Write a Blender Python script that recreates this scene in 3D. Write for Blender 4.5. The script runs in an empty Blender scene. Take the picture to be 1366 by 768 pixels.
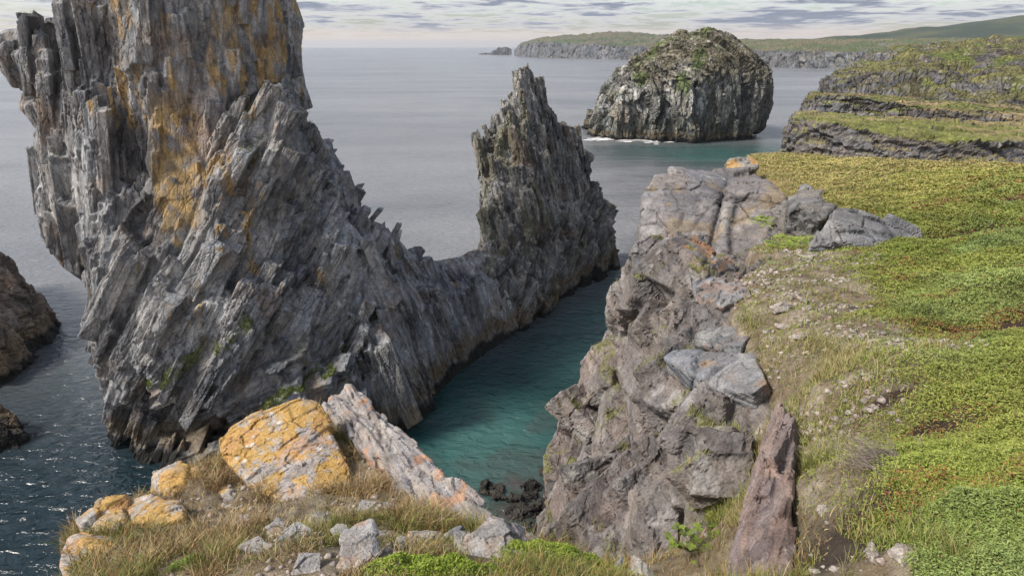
import bpy, bmesh, math, time
import numpy as np
from mathutils import Vector

T0 = time.time()
RS = np.random.RandomState
scene = bpy.context.scene
COL = scene.collection
PI = math.pi

# ------------------------------------------------------------------ camera model (used to survey points of the place)
EYE = 25.0                       # camera height above the sea, metres
FPX = 780.0                      # focal length in pixels of a 1366 wide frame
PITCH = math.atan((384 - 62) / FPX)
FW = np.array([0, math.cos(PITCH), -math.sin(PITCH)])
UP = np.array([0, math.sin(PITCH), math.cos(PITCH)])
RT = np.array([1.0, 0, 0])

def ray(px, py):
    return FW + RT * ((px - 683) / FPX) + UP * ((384 - py) / FPX)

def PY(px, py, Y):               # point seen at (px,py) at forward distance Y
    d = ray(px, py)
    return np.array([0, 0, EYE]) + d * (Y / d[1])

def PZ(px, py, z):               # point seen at (px,py) at height z relative to the eye
    d = ray(px, py)
    return np.array([0, 0, EYE]) + d * (z / d[2])

# ------------------------------------------------------------------ noise
_r = RS(7)
LAT = _r.rand(64, 64, 64).astype(np.float32)
TAB = _r.rand(65536, 8).astype(np.float32)

def vnoise(p):
    """value noise in -1..1"""
    p = np.asarray(p, dtype=np.float32)
    i = np.floor(p).astype(np.int32)
    f = p - i
    f = f * f * (3 - 2 * f)
    i &= 63
    j = (i + 1) & 63
    x0, y0, z0 = i[:, 0], i[:, 1], i[:, 2]
    x1, y1, z1 = j[:, 0], j[:, 1], j[:, 2]
    fx, fy, fz = f[:, 0], f[:, 1], f[:, 2]
    a = LAT[x0, y0, z0] * (1 - fx) + LAT[x1, y0, z0] * fx
    b = LAT[x0, y1, z0] * (1 - fx) + LAT[x1, y1, z0] * fx
    c = LAT[x0, y0, z1] * (1 - fx) + LAT[x1, y0, z1] * fx
    d = LAT[x0, y1, z1] * (1 - fx) + LAT[x1, y1, z1] * fx
    a = a * (1 - fy) + b * fy
    c = c * (1 - fy) + d * fy
    return (a * (1 - fz) + c * fz) * 2 - 1

def fbm(p, oct=3, seed=0):
    p = np.asarray(p, dtype=np.float32) + np.float32(seed * 17.31)
    s = 0; a = 1.0; t = 0
    for k in range(oct):
        s = s + a * vnoise(p)
        t += a
        a *= .5
        p = p * 2.03 + 11.7
    return s / t * 1.6

def vor(q, seed=0):
    """jittered-cell voronoi: F1, F2, table row of the nearest cell, offset from its seed"""
    q = np.asarray(q, dtype=np.float32)
    base = np.floor(q - .5).astype(np.int32)
    n = len(q)
    f1 = np.full(n, 9., np.float32); f2 = np.full(n, 9., np.float32)
    idx = np.zeros(n, np.int32); off = np.zeros((n, 3), np.float32)
    for o in range(8):
        c = base + np.array([o & 1, (o >> 1) & 1, (o >> 2) & 1], np.int32)
        h = (c[:, 0] * 73856093 ^ c[:, 1] * 19349663 ^ c[:, 2] * 83492791 ^ np.int32(seed * 7919 + 13))
        h = (h ^ (h >> 13)) * np.int32(0x5bd1e995)
        h = (h ^ (h >> 15)) & 65535
        s = c + .5 + (TAB[h, :3] - .5) * .85
        d = q - s
        dd = (d * d).sum(1)
        m = dd < f1
        f2 = np.where(m, f1, np.minimum(f2, dd))
        f1 = np.where(m, dd, f1)
        idx = np.where(m, h, idx)
        off[m] = d[m]
    return np.sqrt(f1), np.sqrt(f2), idx, off

def frame(n, l):
    """rows: slab normal, long direction, third"""
    n = np.array(n, float); n /= np.linalg.norm(n)
    l = np.array(l, float); l -= n * l.dot(n); l /= np.linalg.norm(l)
    return np.array([n, l, np.cross(n, l)], np.float32)

def sstep(a, b, x):
    t = np.clip((x - a) / (b - a), 0, 1)
    return t * t * (3 - 2 * t)

def mix(a, b, t):
    t = np.asarray(t)[:, None]
    return a * (1 - t) + np.asarray(b) * t

# ------------------------------------------------------------------ mesh plumbing
def mesh_from(name, v, loops, starts, totals):
    me = bpy.data.meshes.new(name)
    me.vertices.add(len(v)); me.vertices.foreach_set('co', np.asarray(v, np.float32).ravel())
    me.loops.add(len(loops)); me.loops.foreach_set('vertex_index', np.asarray(loops, np.int32))
    me.polygons.add(len(starts))
    me.polygons.foreach_set('loop_start', np.asarray(starts, np.int32))
    try: me.polygons.foreach_set('loop_total', np.asarray(totals, np.int32))
    except Exception: pass
    me.update(calc_edges=True)
    return me

def mesh_faces(name, v, faces):          # faces: (n,k) array
    faces = np.asarray(faces, np.int32); k = faces.shape[1]
    return mesh_from(name, v, faces.ravel(), np.arange(len(faces)) * k, np.full(len(faces), k))

def set_col(me, rgb, name='Col'):
    a = me.attributes.new(name, 'FLOAT_COLOR', 'POINT')
    c = np.ones((len(me.vertices), 4), np.float32); c[:, :3] = np.clip(rgb, 0.002, 1)
    a.data.foreach_set('color', c.ravel())

def set_f(me, val, name):
    a = me.attributes.new(name, 'FLOAT', 'POINT')
    a.data.foreach_set('value', np.asarray(val, np.float32))

def link(name, me, mat=None, label=None, cat=None, group=None, kind=None, parent=None):
    ob = bpy.data.objects.new(name, me)
    COL.objects.link(ob)
    if mat is not None: me.materials.append(mat)
    if label: ob['label'] = label
    if cat: ob['category'] = cat
    if group: ob['group'] = group
    if kind: ob['kind'] = kind
    if parent: ob.parent = parent
    return ob

class Rough:
    """collects overlapping closed lumps; voxelised into one skin"""
    def __init__(s): s.bm = bmesh.new()
    def hull(s, pts):
        b = bmesh.new()
        for p in pts: b.verts.new(Vector([float(c) for c in p]))
        r = bmesh.ops.convex_hull(b, input=list(b.verts))
        junk = [g for g in r['geom_interior'] if isinstance(g, bmesh.types.BMVert)]
        if junk: bmesh.ops.delete(b, geom=junk, context='VERTS')
        s._take(b)
    def loft(s, rings):
        b = bmesh.new()
        R = [[b.verts.new(Vector([float(c) for c in p])) for p in ring] for ring in rings]
        n = len(R[0])
        for a, c in zip(R[:-1], R[1:]):
            for i in range(n):
                b.faces.new((a[i], a[(i + 1) % n], c[(i + 1) % n], c[i]))
        b.faces.new(R[0][::-1]); b.faces.new(R[-1])
        bmesh.ops.triangulate(b, faces=list(b.faces))
        bmesh.ops.recalc_face_normals(b, faces=list(b.faces))
        s._take(b)
    def _take(s, b):
        bmesh.ops.recalc_face_normals(b, faces=list(b.faces))
        me = bpy.data.meshes.new('t'); b.to_mesh(me); b.free()
        s.bm.from_mesh(me); bpy.data.meshes.remove(me)
    def skin(s, voxel, smooth=0, sub=0):
        me = bpy.data.meshes.new('rough'); s.bm.to_mesh(me); s.bm.free()
        ob = bpy.data.objects.new('rough', me); COL.objects.link(ob)
        m = ob.modifiers.new('r', 'REMESH'); m.mode = 'VOXEL'; m.voxel_size = voxel * (2 ** sub); m.adaptivity = 0
        if smooth:
            k = ob.modifiers.new('s', 'SMOOTH'); k.iterations = smooth; k.factor = .5
        if sub:
            k = ob.modifiers.new('d', 'SUBSURF'); k.levels = sub; k.render_levels = sub
        dg = bpy.context.evaluated_depsgraph_get()
        out = bpy.data.meshes.new_from_object(ob.evaluated_get(dg))
        bpy.data.objects.remove(ob); bpy.data.meshes.remove(me)
        return out

def reskin(me, voxel, smooth=1):
    """re-voxelise a fractured skin so that the new step faces are evenly meshed"""
    ob = bpy.data.objects.new('rough', me); COL.objects.link(ob)
    m = ob.modifiers.new('r', 'REMESH'); m.mode = 'VOXEL'; m.voxel_size = voxel; m.adaptivity = 0
    if smooth:
        k = ob.modifiers.new('s', 'SMOOTH'); k.iterations = smooth; k.factor = .5
    out = bpy.data.meshes.new_from_object(ob.evaluated_get(bpy.context.evaluated_depsgraph_get()))
    bpy.data.objects.remove(ob); bpy.data.meshes.remove(me)
    return out

def get_v(me):
    a = np.empty(len(me.vertices) * 3, np.float32); me.vertices.foreach_get('co', a); return a.reshape(-1, 3)

def get_n(me):
    a = np.empty(len(me.vertices) * 3, np.float32); me.vertex_normals.foreach_get('vector', a); return a.reshape(-1, 3)

def put_v(me, v):
    me.vertices.foreach_set('co', np.ascontiguousarray(v, np.float32).ravel()); me.update()

HUE = [None]
def fracture(me, layers):
    """break a smooth skin into jointed blocks, coarse to fine. returns per-vertex tint (-1..1), crack (0..1)"""
    n = len(me.vertices)
    tint = np.zeros(n, np.float32); crack = np.zeros(n, np.float32); hue = np.zeros(n, np.float32)
    for L in layers:
        v = get_v(me); nr = get_n(me)
        w = L.get('warp', .25); cell = np.array(L['cell'], np.float32); cm = float(cell.mean())
        frames = L['frames']; pick = L.get('pick')
        disp = np.zeros(n, np.float32); tt = np.zeros(n, np.float32); cc = np.zeros(n, np.float32); hh = np.zeros(n, np.float32)
        which = pick(v) if pick is not None else np.zeros(n, np.int32)
        for k, F in enumerate(frames):
            m = which == k
            if not m.any(): continue
            q = (v[m] @ F.T) / cell
            q = q + w * np.stack([vnoise(q * .7 + 3.1), vnoise(q * .7 + 41.7), vnoise(q * .7 + 77.3)], 1)
            f1, f2, idx, off = vor(q, L.get('seed', 1) + k)
            T = TAB[idx]
            d = (T[:, 3] * 2 - 1) + L.get('tilt', 1.) * ((T[:, 4:7] * 2 - 1) * off).sum(1)
            gap = np.exp(-((f2 - f1) / L.get('cw', .07)) ** 2) * (T[:, 5] > L.get('cp', .35))
            disp[m] = d * L['amp'] - gap * L.get('crack', 0)
            tt[m] = T[:, 7] * 2 - 1; cc[m] = gap; hh[m] = T[:, 6] * 2 - 1
        if 'mask' in L: disp *= L['mask'](v)
        up = L.get('up', 0)
        dirn = nr.copy()
        if up: dirn[:, 2] += up * (nr[:, 2] > .3)
        put_v(me, v + dirn * disp[:, None])
        tint += tt * L.get('tint', .5); crack = np.maximum(crack, cc); hue += hh * L.get('tint', .5)
    HUE[0] = hue
    return tint, crack

BOXF = np.array([(0, 1, 3, 2), (4, 6, 7, 5), (0, 4, 5, 1), (2, 3, 7, 6), (0, 2, 6, 4), (1, 5, 7, 3)])
def studs(me, n, dims, frames, pick=None, seed=1, prot=.3, jit=.12, keep=None, taper=.25):
    """set angular joint blocks into a skin: n slabs aligned to the local bedding, part sunk; adds their shells to the mesh"""
    r = RS(seed); v = get_v(me); nr = get_n(me)
    face = (nr * (np.array([0, 0, EYE]) - v)).sum(1) > -.15 * np.linalg.norm(v - np.array([0, 0, EYE]), axis=1)
    w = face & (v[:, 2] > -.5)
    if keep is not None: w &= r.rand(len(v)) < keep(v)
    ids = np.flatnonzero(w); ids = ids[r.randint(0, len(ids), n * 3)]
    wh = pick(v[ids]) if pick is not None else np.zeros(len(ids), np.int32)
    lie = np.abs((nr[ids] * np.array([F[1] for F in frames])[wh]).sum(1)) < .42       # blocks lie along the face, none stands on end
    ids = ids[lie][:n]; wh = wh[lie][:n]; n = len(ids)
    P, Nn = v[ids], nr[ids]
    sc = np.exp(.3 * r.randn(n))
    D = np.array(dims)[None] * sc[:, None] * np.exp(.2 * r.randn(n, 3))
    corners = np.array([(x, y, z) for x in (-1, 1) for y in (-1, 1) for z in (-1, 1)]) * .5
    C = corners[None] * (1 - taper * r.rand(n, 8, 1)) * D[:, None, :]
    V = np.empty((n, 8, 3))
    for k, F in enumerate(frames):
        m = np.flatnonzero(wh == k)
        for i in m:
            ax = r.randn(3) * jit; cx, cy, cz = ax
            Rj = np.array([[1, -cz, cy], [cz, 1, -cx], [-cy, cx, 1]])
            V[i] = C[i] @ (F @ Rj.T)
    ext = np.abs((V * Nn[:, None, :]).sum(2)).max(1)
    pr = np.array(prot)[wh] if np.ndim(prot) else prot
    cen = P + Nn * (pr * r.rand(n) ** 1.5 * sc - ext)[:, None]
    V = (V + cen[:, None, :]).reshape(-1, 3)
    nb = len(v); F0 = (BOXF[None] + (np.arange(n) * 8)[:, None, None]).reshape(-1, 4) + nb
    nl = len(me.loops); lp = np.empty(nl, np.int32); me.loops.foreach_get('vertex_index', lp)
    st = np.empty(len(me.polygons), np.int32); me.polygons.foreach_get('loop_start', st)
    tt = np.empty(len(me.polygons), np.int32); me.polygons.foreach_get('loop_total', tt)
    out = mesh_from('t', np.concatenate([v, V]), np.concatenate([lp, F0.ravel()]), np.concatenate([st, nl + np.arange(len(F0)) * 4]), np.concatenate([tt, np.full(len(F0), 4)]))
    bpy.data.meshes.remove(me)
    return out

# ------------------------------------------------------------------ materials
def node_mat(name):
    m = bpy.data.materials.new(name); m.use_nodes = True
    nt = m.node_tree; b = nt.nodes['Principled BSDF']
    return m, nt, b

def rock_mat(name, scale=6., bump=.3, dist=.03, spec=.3, var=.45, joint=None, tiltj=(0, 0, 0), jdist=.03, jdark=.75, jtint=.15, jwarp=.8):
    m, nt, b = node_mat(name); N = nt.nodes.new; Lk = nt.links.new
    at = N('ShaderNodeAttribute'); at.attribute_name = 'Col'
    tc = N('ShaderNodeTexCoord')
    n1 = N('ShaderNodeTexNoise'); n1.inputs['Scale'].default_value = scale; n1.inputs['Detail'].default_value = 6; n1.inputs['Roughness'].default_value = .7
    n2 = N('ShaderNodeTexNoise'); n2.inputs['Scale'].default_value = scale * 7; n2.inputs['Detail'].default_value = 3
    Lk(tc.outputs['Object'], n1.inputs['Vector']); Lk(tc.outputs['Object'], n2.inputs['Vector'])
    mr = N('ShaderNodeMapRange'); mr.inputs['From Min'].default_value = .25; mr.inputs['From Max'].default_value = .75
    mr.inputs['To Min'].default_value = 1 - var; mr.inputs['To Max'].default_value = 1 + var
    Lk(n1.outputs['Fac'], mr.inputs['Value'])
    mx = N('ShaderNodeVectorMath'); mx.operation = 'SCALE'
    sp_ = N('ShaderNodeMapRange'); sp_.inputs['From Min'].default_value = .3; sp_.inputs['From Max'].default_value = .7; sp_.inputs['To Min'].default_value = .72; sp_.inputs['To Max'].default_value = 1.28
    Lk(n2.outputs['Fac'], sp_.inputs['Value']); ml = N('ShaderNodeMath'); ml.operation = 'MULTIPLY'; Lk(mr.outputs['Result'], ml.inputs[0]); Lk(sp_.outputs['Result'], ml.inputs[1])
    Lk(at.outputs['Color'], mx.inputs[0]); Lk(ml.outputs[0], mx.inputs['Scale'])
    Lk(mx.outputs['Vector'], b.inputs['Base Color'])
    ad = N('ShaderNodeMath'); ad.operation = 'ADD'
    Lk(n1.outputs['Fac'], ad.inputs[0]); Lk(n2.outputs['Fac'], ad.inputs[1])
    bp = N('ShaderNodeBump'); bp.inputs['Strength'].default_value = bump; bp.inputs['Distance'].default_value = dist
    Lk(ad.outputs['Value'], bp.inputs['Height']); Lk(bp.outputs['Normal'], b.inputs['Normal'])
    if joint:                                    # fine joints and bedding partings
        mp = N('ShaderNodeMapping'); mp.inputs['Scale'].default_value = joint; mp.inputs['Rotation'].default_value = tiltj
        ds = N('ShaderNodeTexNoise'); ds.inputs['Scale'].default_value = scale * .6; ds.inputs['Detail'].default_value = 2
        Lk(tc.outputs['Object'], ds.inputs['Vector'])
        dm = N('ShaderNodeVectorMath'); dm.operation = 'MULTIPLY_ADD'; dm.inputs[1].default_value = (jwarp / scale,) * 3
        Lk(ds.outputs['Color'], dm.inputs[0]); Lk(tc.outputs['Object'], dm.inputs[2]); Lk(dm.outputs[0], mp.inputs['Vector'])
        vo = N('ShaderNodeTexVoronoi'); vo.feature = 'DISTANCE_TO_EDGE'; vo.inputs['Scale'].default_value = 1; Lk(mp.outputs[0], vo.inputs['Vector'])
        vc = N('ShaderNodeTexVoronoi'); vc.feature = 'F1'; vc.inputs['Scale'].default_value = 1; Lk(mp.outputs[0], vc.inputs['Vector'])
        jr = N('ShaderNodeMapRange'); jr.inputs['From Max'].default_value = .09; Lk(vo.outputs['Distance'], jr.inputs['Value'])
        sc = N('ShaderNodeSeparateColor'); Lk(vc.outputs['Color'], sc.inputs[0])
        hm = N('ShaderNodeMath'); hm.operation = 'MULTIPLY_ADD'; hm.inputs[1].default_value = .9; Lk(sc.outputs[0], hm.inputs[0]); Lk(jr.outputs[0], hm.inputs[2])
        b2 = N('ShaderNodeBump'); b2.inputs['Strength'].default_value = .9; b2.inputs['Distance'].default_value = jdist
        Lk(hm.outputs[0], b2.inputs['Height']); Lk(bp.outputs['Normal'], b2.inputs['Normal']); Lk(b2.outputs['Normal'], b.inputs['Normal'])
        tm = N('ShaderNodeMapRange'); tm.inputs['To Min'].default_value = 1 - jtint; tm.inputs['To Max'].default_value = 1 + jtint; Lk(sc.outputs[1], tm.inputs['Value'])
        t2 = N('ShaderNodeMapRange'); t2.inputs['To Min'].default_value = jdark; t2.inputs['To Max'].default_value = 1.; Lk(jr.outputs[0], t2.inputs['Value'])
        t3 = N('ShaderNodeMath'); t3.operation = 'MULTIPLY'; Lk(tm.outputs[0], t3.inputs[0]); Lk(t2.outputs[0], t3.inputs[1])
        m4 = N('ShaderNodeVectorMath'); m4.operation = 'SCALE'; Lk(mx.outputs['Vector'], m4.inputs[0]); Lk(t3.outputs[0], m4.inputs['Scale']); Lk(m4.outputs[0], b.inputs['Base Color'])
    b.inputs['Roughness'].default_value = .78; b.inputs['Specular IOR Level'].default_value = spec
    return m

def leaf_mat(name, rough=.6, trans=.0):
    m, nt, b = node_mat(name); N = nt.nodes.new; Lk = nt.links.new
    at = N('ShaderNodeAttribute'); at.attribute_name = 'Col'
    n = N('ShaderNodeTexNoise'); n.inputs['Scale'].default_value = 30
    tc = N('ShaderNodeTexCoord'); Lk(tc.outputs['Object'], n.inputs['Vector'])
    mr = N('ShaderNodeMapRange'); mr.inputs['To Min'].default_value = .7; mr.inputs['To Max'].default_value = 1.3
    Lk(n.outputs['Fac'], mr.inputs['Value'])
    mx = N('ShaderNodeVectorMath'); mx.operation = 'SCALE'
    Lk(at.outputs['Color'], mx.inputs[0]); Lk(mr.outputs['Result'], mx.inputs['Scale'])
    Lk(mx.outputs['Vector'], b.inputs['Base Color'])
    b.inputs['Roughness'].default_value = rough; b.inputs['Specular IOR Level'].default_value = .25
    return m

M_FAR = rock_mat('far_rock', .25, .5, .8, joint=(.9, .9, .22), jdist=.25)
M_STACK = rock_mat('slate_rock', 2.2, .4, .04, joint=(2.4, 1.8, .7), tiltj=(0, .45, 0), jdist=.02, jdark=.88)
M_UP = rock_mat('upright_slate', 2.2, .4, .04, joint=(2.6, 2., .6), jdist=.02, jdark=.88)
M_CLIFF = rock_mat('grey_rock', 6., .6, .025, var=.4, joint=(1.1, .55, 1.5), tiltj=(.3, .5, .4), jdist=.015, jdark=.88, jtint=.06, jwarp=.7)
M_BOULDER = rock_mat('lichen_rock', 9., .5, .018, var=.3)
M_LEAF = leaf_mat('leaf')

def blade_mesh(P, H, Wd, C, seed, lean=.6, bend=.5, up=None):
    """grass blades: two quads' worth of a tapering, bent strip each (5 verts)"""
    r = RS(seed); n = len(P)
    th = r.rand(n) * 2 * PI; ph = r.rand(n) * 2 * PI
    side = np.stack([np.cos(th), np.sin(th), 0 * th], 1) * (Wd / 2)[:, None]
    d1 = np.stack([np.cos(ph), np.sin(ph), 0 * ph], 1)
    l = lean * r.rand(n)
    dir1 = d1 * l[:, None] + np.array([0, 0, 1.]); dir1 /= np.linalg.norm(dir1, axis=1)[:, None]
    l2 = l + bend * (.4 + r.rand(n))
    dir2 = d1 * l2[:, None] + np.array([0, 0, .8]); dir2 /= np.linalg.norm(dir2, axis=1)[:, None]
    mid = P + dir1 * (H * .55)[:, None]; tip = mid + dir2 * (H * .5)[:, None]
    V = np.stack([P - side, P + side, mid - side * .7, mid + side * .7, tip], 1).reshape(-1, 3)
    b = np.arange(n) * 5
    q = np.stack([b, b + 1, b + 3, b + 2], 1); t = np.stack([b + 2, b + 3, b + 4], 1)
    loops = np.concatenate([q.ravel(), t.ravel()])
    starts = np.concatenate([np.arange(n) * 4, n * 4 + np.arange(n) * 3]); tot = np.concatenate([np.full(n, 4), np.full(n, 3)])
    me = mesh_from('blades', V, loops, starts, tot)
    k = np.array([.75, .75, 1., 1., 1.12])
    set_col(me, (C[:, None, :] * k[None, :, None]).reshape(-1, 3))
    return me

def tufts_on(me, w, n, H, Wd, seed, label, cols):
    """grass rooted on the ledges of a rock"""
    r = RS(seed); ids = np.flatnonzero(r.rand(len(w)) < np.clip(w, 0, 1))
    if not len(ids): return
    ids = ids[r.randint(0, len(ids), n)]; v = get_v(me)[ids] + r.randn(n, 3) * np.array([.3, .3, 0.05]) * Wd * 4
    c = np.array(cols)[r.randint(0, len(cols), n)] * (.7 + .6 * r.rand(n, 1))
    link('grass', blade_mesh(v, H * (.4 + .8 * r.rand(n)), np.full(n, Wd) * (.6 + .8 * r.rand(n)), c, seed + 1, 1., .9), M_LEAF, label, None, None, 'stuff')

# ------------------------------------------------------------------ rock colouring
def rock_col(me, tint, crack, dark, light, tscale=2., seed=0, stack=True, lichen=None, moss=0, mosscol=(.10, .13, .02), warm=0, huev=.7):
    v = get_v(me); n = get_n(me)
    k = np.clip(.5 + .42 * tint + .32 * fbm(v / tscale, 4, seed), 0, 1)
    c = mix(np.tile(np.array(dark, np.float32), (len(v), 1)), np.array(light, np.float32), k)
    hue = HUE[0]                                 # beds differ in colour: bluish slate, buff, rusty
    if hue is not None and len(hue) == len(v):
        c = c * (1 + np.clip(hue, -1, 1)[:, None] * np.array([.16, .02, -.16]) * huev)
    if warm:
        c = mix(c, np.array([.23, .15, .09]), warm * sstep(.25, .8, fbm(v / (tscale * .8) + 5, 3, seed + 3)))
    if lichen is not None:
        for colr, amt in lichen(v, n):
            c = mix(c, np.array(colr), np.clip(amt, 0, 1))
    if moss:
        mm = sstep(.55, .85, n[:, 2] + .45 * fbm(v / (tscale * .6), 3, seed + 9) - (1 - moss))
        c = mix(c, np.array(mosscol), mm)
    if stack:                                   # sea-wetted band: black weed below, ochre barnacle zone above
        z = v[:, 2] + .7 * fbm(v / 1.7, 3, 5)
        c = mix(c, np.array([.16, .11, .05]), .65 * sstep(.9, 1.5, z) * (1 - sstep(1.8, 3.0, z)))
        c = mix(c, np.array([.018, .017, .014]), 1 - sstep(.7, 1.4, z))
    c = c * (1 - .35 * crack[:, None])
    set_col(me, c)

# ------------------------------------------------------------------ SEA STACK: the tall tower and its ridge
def ringz(z, pts): return [(x, y, z) for x, y in pts]

VERT = frame((.95, .25, -.15), (.15, 0, 1))        # near vertical slabs
LEAN = frame((.84, .12, -.54), (.54, .1, .84))     # slabs rising to the right  "/"
LOWS = frame((.42, .25, -.85), (.85, .0, .45))     # gently dipping slabs low on the apron
PINN = frame((.93, .3, .16), (-.2, 0, 1))

SEAM = [None]
def tower():
    R = Rough()
    R.loft([
        ringz(-3, [(-31, 42), (-30.2, 37), (-24.4, 30), (-20.5, 30), (-14, 31), (-9, 33.5), (-6.5, 37), (-7, 44), (-18, 50)]),
        ringz(4.2, [(-32, 43), (-29.8, 38), (-24.6, 31.4), (-20.5, 31.5), (-15, 32.5), (-9, 34), (-7, 38), (-8, 45), (-18, 50)]),
        ringz(8, [(-32.6, 44), (-30.9, 39), (-24., 31), (-20.5, 29.3), (-15, 31), (-10.4, 34.5), (-8.6, 39), (-9, 45), (-18, 50)]),
        ringz(13, [(-33.2, 44.5), (-32.9, 39.8), (-25., 33), (-21, 31.8), (-15.8, 33.5), (-13., 36.5), (-12.2, 40), (-12, 45), (-19, 50)]),
        ringz(19, [(-33., 44), (-31.8, 39.8), (-25.4, 34.6), (-21, 34.2), (-17, 35), (-15., 38), (-14.5, 41.5), (-14.3, 45), (-19, 49.5)]),
        ringz(25, [(-29.4, 43), (-28.6, 39.6), (-25.2, 36.2), (-21, 35.8), (-17.4, 36.4), (-15.7, 38.8), (-15.2, 41.5), (-15., 45), (-19, 48)]),
        ringz(33, [(-27, 43), (-26.8, 39.8), (-24.6, 37.2), (-21, 37), (-17.4, 37.5), (-15.2, 39), (-14.6, 41.5), (-15, 44), (-19, 47)]),
        ringz(40, [(-25, 43), (-25, 40.5), (-23, 38.8), (-20, 38.6), (-18, 39), (-16, 40), (-15, 41.5), (-15.5, 43), (-19, 45)])])
    # leaning buttress at the upper left
    R.loft([[(-30, 44, 12), (-30.2, 39.5, 12), (-29, 38, 12), (-27, 43, 12)],
            [(-31.6, 44, 19), (-31.2, 40, 19), (-28.6, 37.6, 19), (-27, 43, 20)],
            [(-32.8, 44, 22), (-32.2, 40.2, 22), (-28.6, 37.6, 22), (-27, 43, 22)],
            [(-34.6, 44, 24.2), (-33.4, 40.4, 24.4), (-28.8, 37.8, 24.8), (-27, 43, 25.4)],
            [(-34.2, 43.5, 25.2), (-33, 41.2, 25.4), (-28.5, 39, 26.6), (-26.5, 43, 27)]])
    # tilted slab shoulder (face centre right) and apron
    R.hull([PY(330, 135, 35.5), PY(375, 132, 36.5), PY(412, 170, 39), PY(448, 270, 39), PY(300, 330, 33), PY(270, 300, 33.5), PY(320, 190, 35),
            PY(460, 400, 36), PY(250, 430, 31), (-14, 44, 10), (-20, 44, 10), (-16, 44, 19)])
    R.hull([PY(255, 425, 30.6), PY(330, 400, 31.5), PY(458, 300, 38.6), PY(540, 420, 37.5), PY(560, 500, 36.5), PY(470, 560, 32.5), PY(330, 560, 30),
            PY(250, 520, 29.6), PY(215, 510, 29.2), (-9, 43, 0), (-18, 40, 3.4), (-20, 40, 12), (-8, 42, 8)])
    # low rib running down to the right front
    R.hull([PY(245, 640, 27.5), PY(330, 560, 29), PY(480, 470, 33.5), PY(560, 480, 36.5), (-5.6, 37.5, -2), (-12, 30.5, -2), (-17, 30, -2), (-8, 40, -2), PY(560, 560, 35.5)])
    # ridge and saddle towards the pinnacle
    R.loft([
        [(-11, 36, -3), (-11.5, 38, 8), (-11.9, 42, 13.4), (-12, 46, 9), (-12, 48, -3)],
        [(-6.8, 36, -3), (-7.8, 39.5, 7), (-9.9, 43, 12.8), (-10, 46, 8), (-10, 48, -3)],
        [(-5.4, 38.6, -3), (-5.8, 42, 6), (-8.3, 45.5, 9.3), (-8.8, 48, 6), (-9, 50, -3)],
        [(-3.8, 42, -3), (-3.8, 44.5, 5.3), (-6.4, 47.6, 8.0), (-7, 50, 6), (-7.5, 52, -3)],
        [(-2.6, 44.4, -3), (-2.2, 47.4, 5.3), (-4, 50.4, 7.6), (-5, 53, 6), (-5.5, 55, -3)],
        [(1.4, 50, -3), (.2, 51.5, 5.3), (-1.6, 54, 7.2), (-3, 57, 6), (-3.5, 58, -3)]])
    me = R.skin(.11, smooth=4)
    def zone(v):
        s = 1.6 * fbm(v / 4, 2, 2)
        # image-like lateral coordinate on the face: lower right belongs to the leaning slabs
        a = v[:, 2] - (20.5 + 1.1 * (v[:, 0] + 17)) + s * 1.5
        r = np.where((a < 0) | (v[:, 0] > -13.5), 1, 0)
        r = np.where((v[:, 2] < 9.5 + s + .35 * (v[:, 0] + 18)) & (v[:, 0] > -24), 1, r)
        r = np.where((v[:, 2] < 6.5 + s) & (v[:, 0] > -22) & (v[:, 0] < -9), 2, r)
        r = np.where((v[:, 0] > -9.5 + s * .4), 3, r)
        return r
    fr = [VERT, LEAN, LOWS, frame((.9, .3, .25), (-.25, 0, 1))]
    notop = lambda v: 1 - .75 * sstep(-8.5, -6, v[:, 0])
    K0 = dict(cell=(2.3, 8., 3.6), amp=.62, tilt=1.1, crack=.5, cw=.05, frames=fr, pick=zone, seed=1, tint=.5, warp=.45, mask=notop)
    K1 = dict(cell=(.8, 3.6, 1.7), amp=.33, tilt=1.25, crack=.34, cw=.06, frames=fr, pick=zone, seed=5, tint=.5, warp=.3)
    v = get_v(me); nr = get_n(me)                # recesses, flat plate, undercut
    dent = np.zeros(len(v), np.float32)
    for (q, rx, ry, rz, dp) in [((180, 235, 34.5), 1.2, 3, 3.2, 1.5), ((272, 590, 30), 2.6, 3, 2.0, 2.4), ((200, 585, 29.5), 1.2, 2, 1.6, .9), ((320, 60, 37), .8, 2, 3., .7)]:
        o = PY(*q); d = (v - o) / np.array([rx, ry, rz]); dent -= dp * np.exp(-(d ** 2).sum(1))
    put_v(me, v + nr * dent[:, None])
    strip = lambda v: np.exp(-((v[:, 0] + 19.4) / 1.7) ** 4 - ((v[:, 2] - 18.3) / 4.2) ** 4) * (v[:, 1] < 38)
    K0['mask'] = lambda v: notop(v) * (1 - .8 * strip(v))
    fracture(me, [K0])
    okay = lambda v: (1 - strip(v)) * (1 - .8 * sstep(-10, -8.5, v[:, 0]) * sstep(5.5, 7.5, v[:, 2])) * (1 - sstep(-28.5, -29.8, v[:, 0]) * sstep(17, 19, v[:, 2]))
    me = studs(me, 1500, (.55, 3., 1.5), fr, zone, 3, (.26, .38, .3, .18), .06, okay)
    me = studs(me, 3800, (.26, 1.5, .75), fr, zone, 4, (.17, .24, .22, .15), .09, okay)
    me = reskin(me, .068, 0)
    def plate(v):                                # broad clean joint faces keep little relief
        o = PY(245, 230, 34.2); d = (v - o) / np.array([1.7, 3, 5.2])
        m = .15 + .85 * sstep(-.1, .5, fbm(v / 2.6, 3, 77))
        return m * (1 - .7 * np.exp(-(d ** 2).sum(1)))
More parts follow.
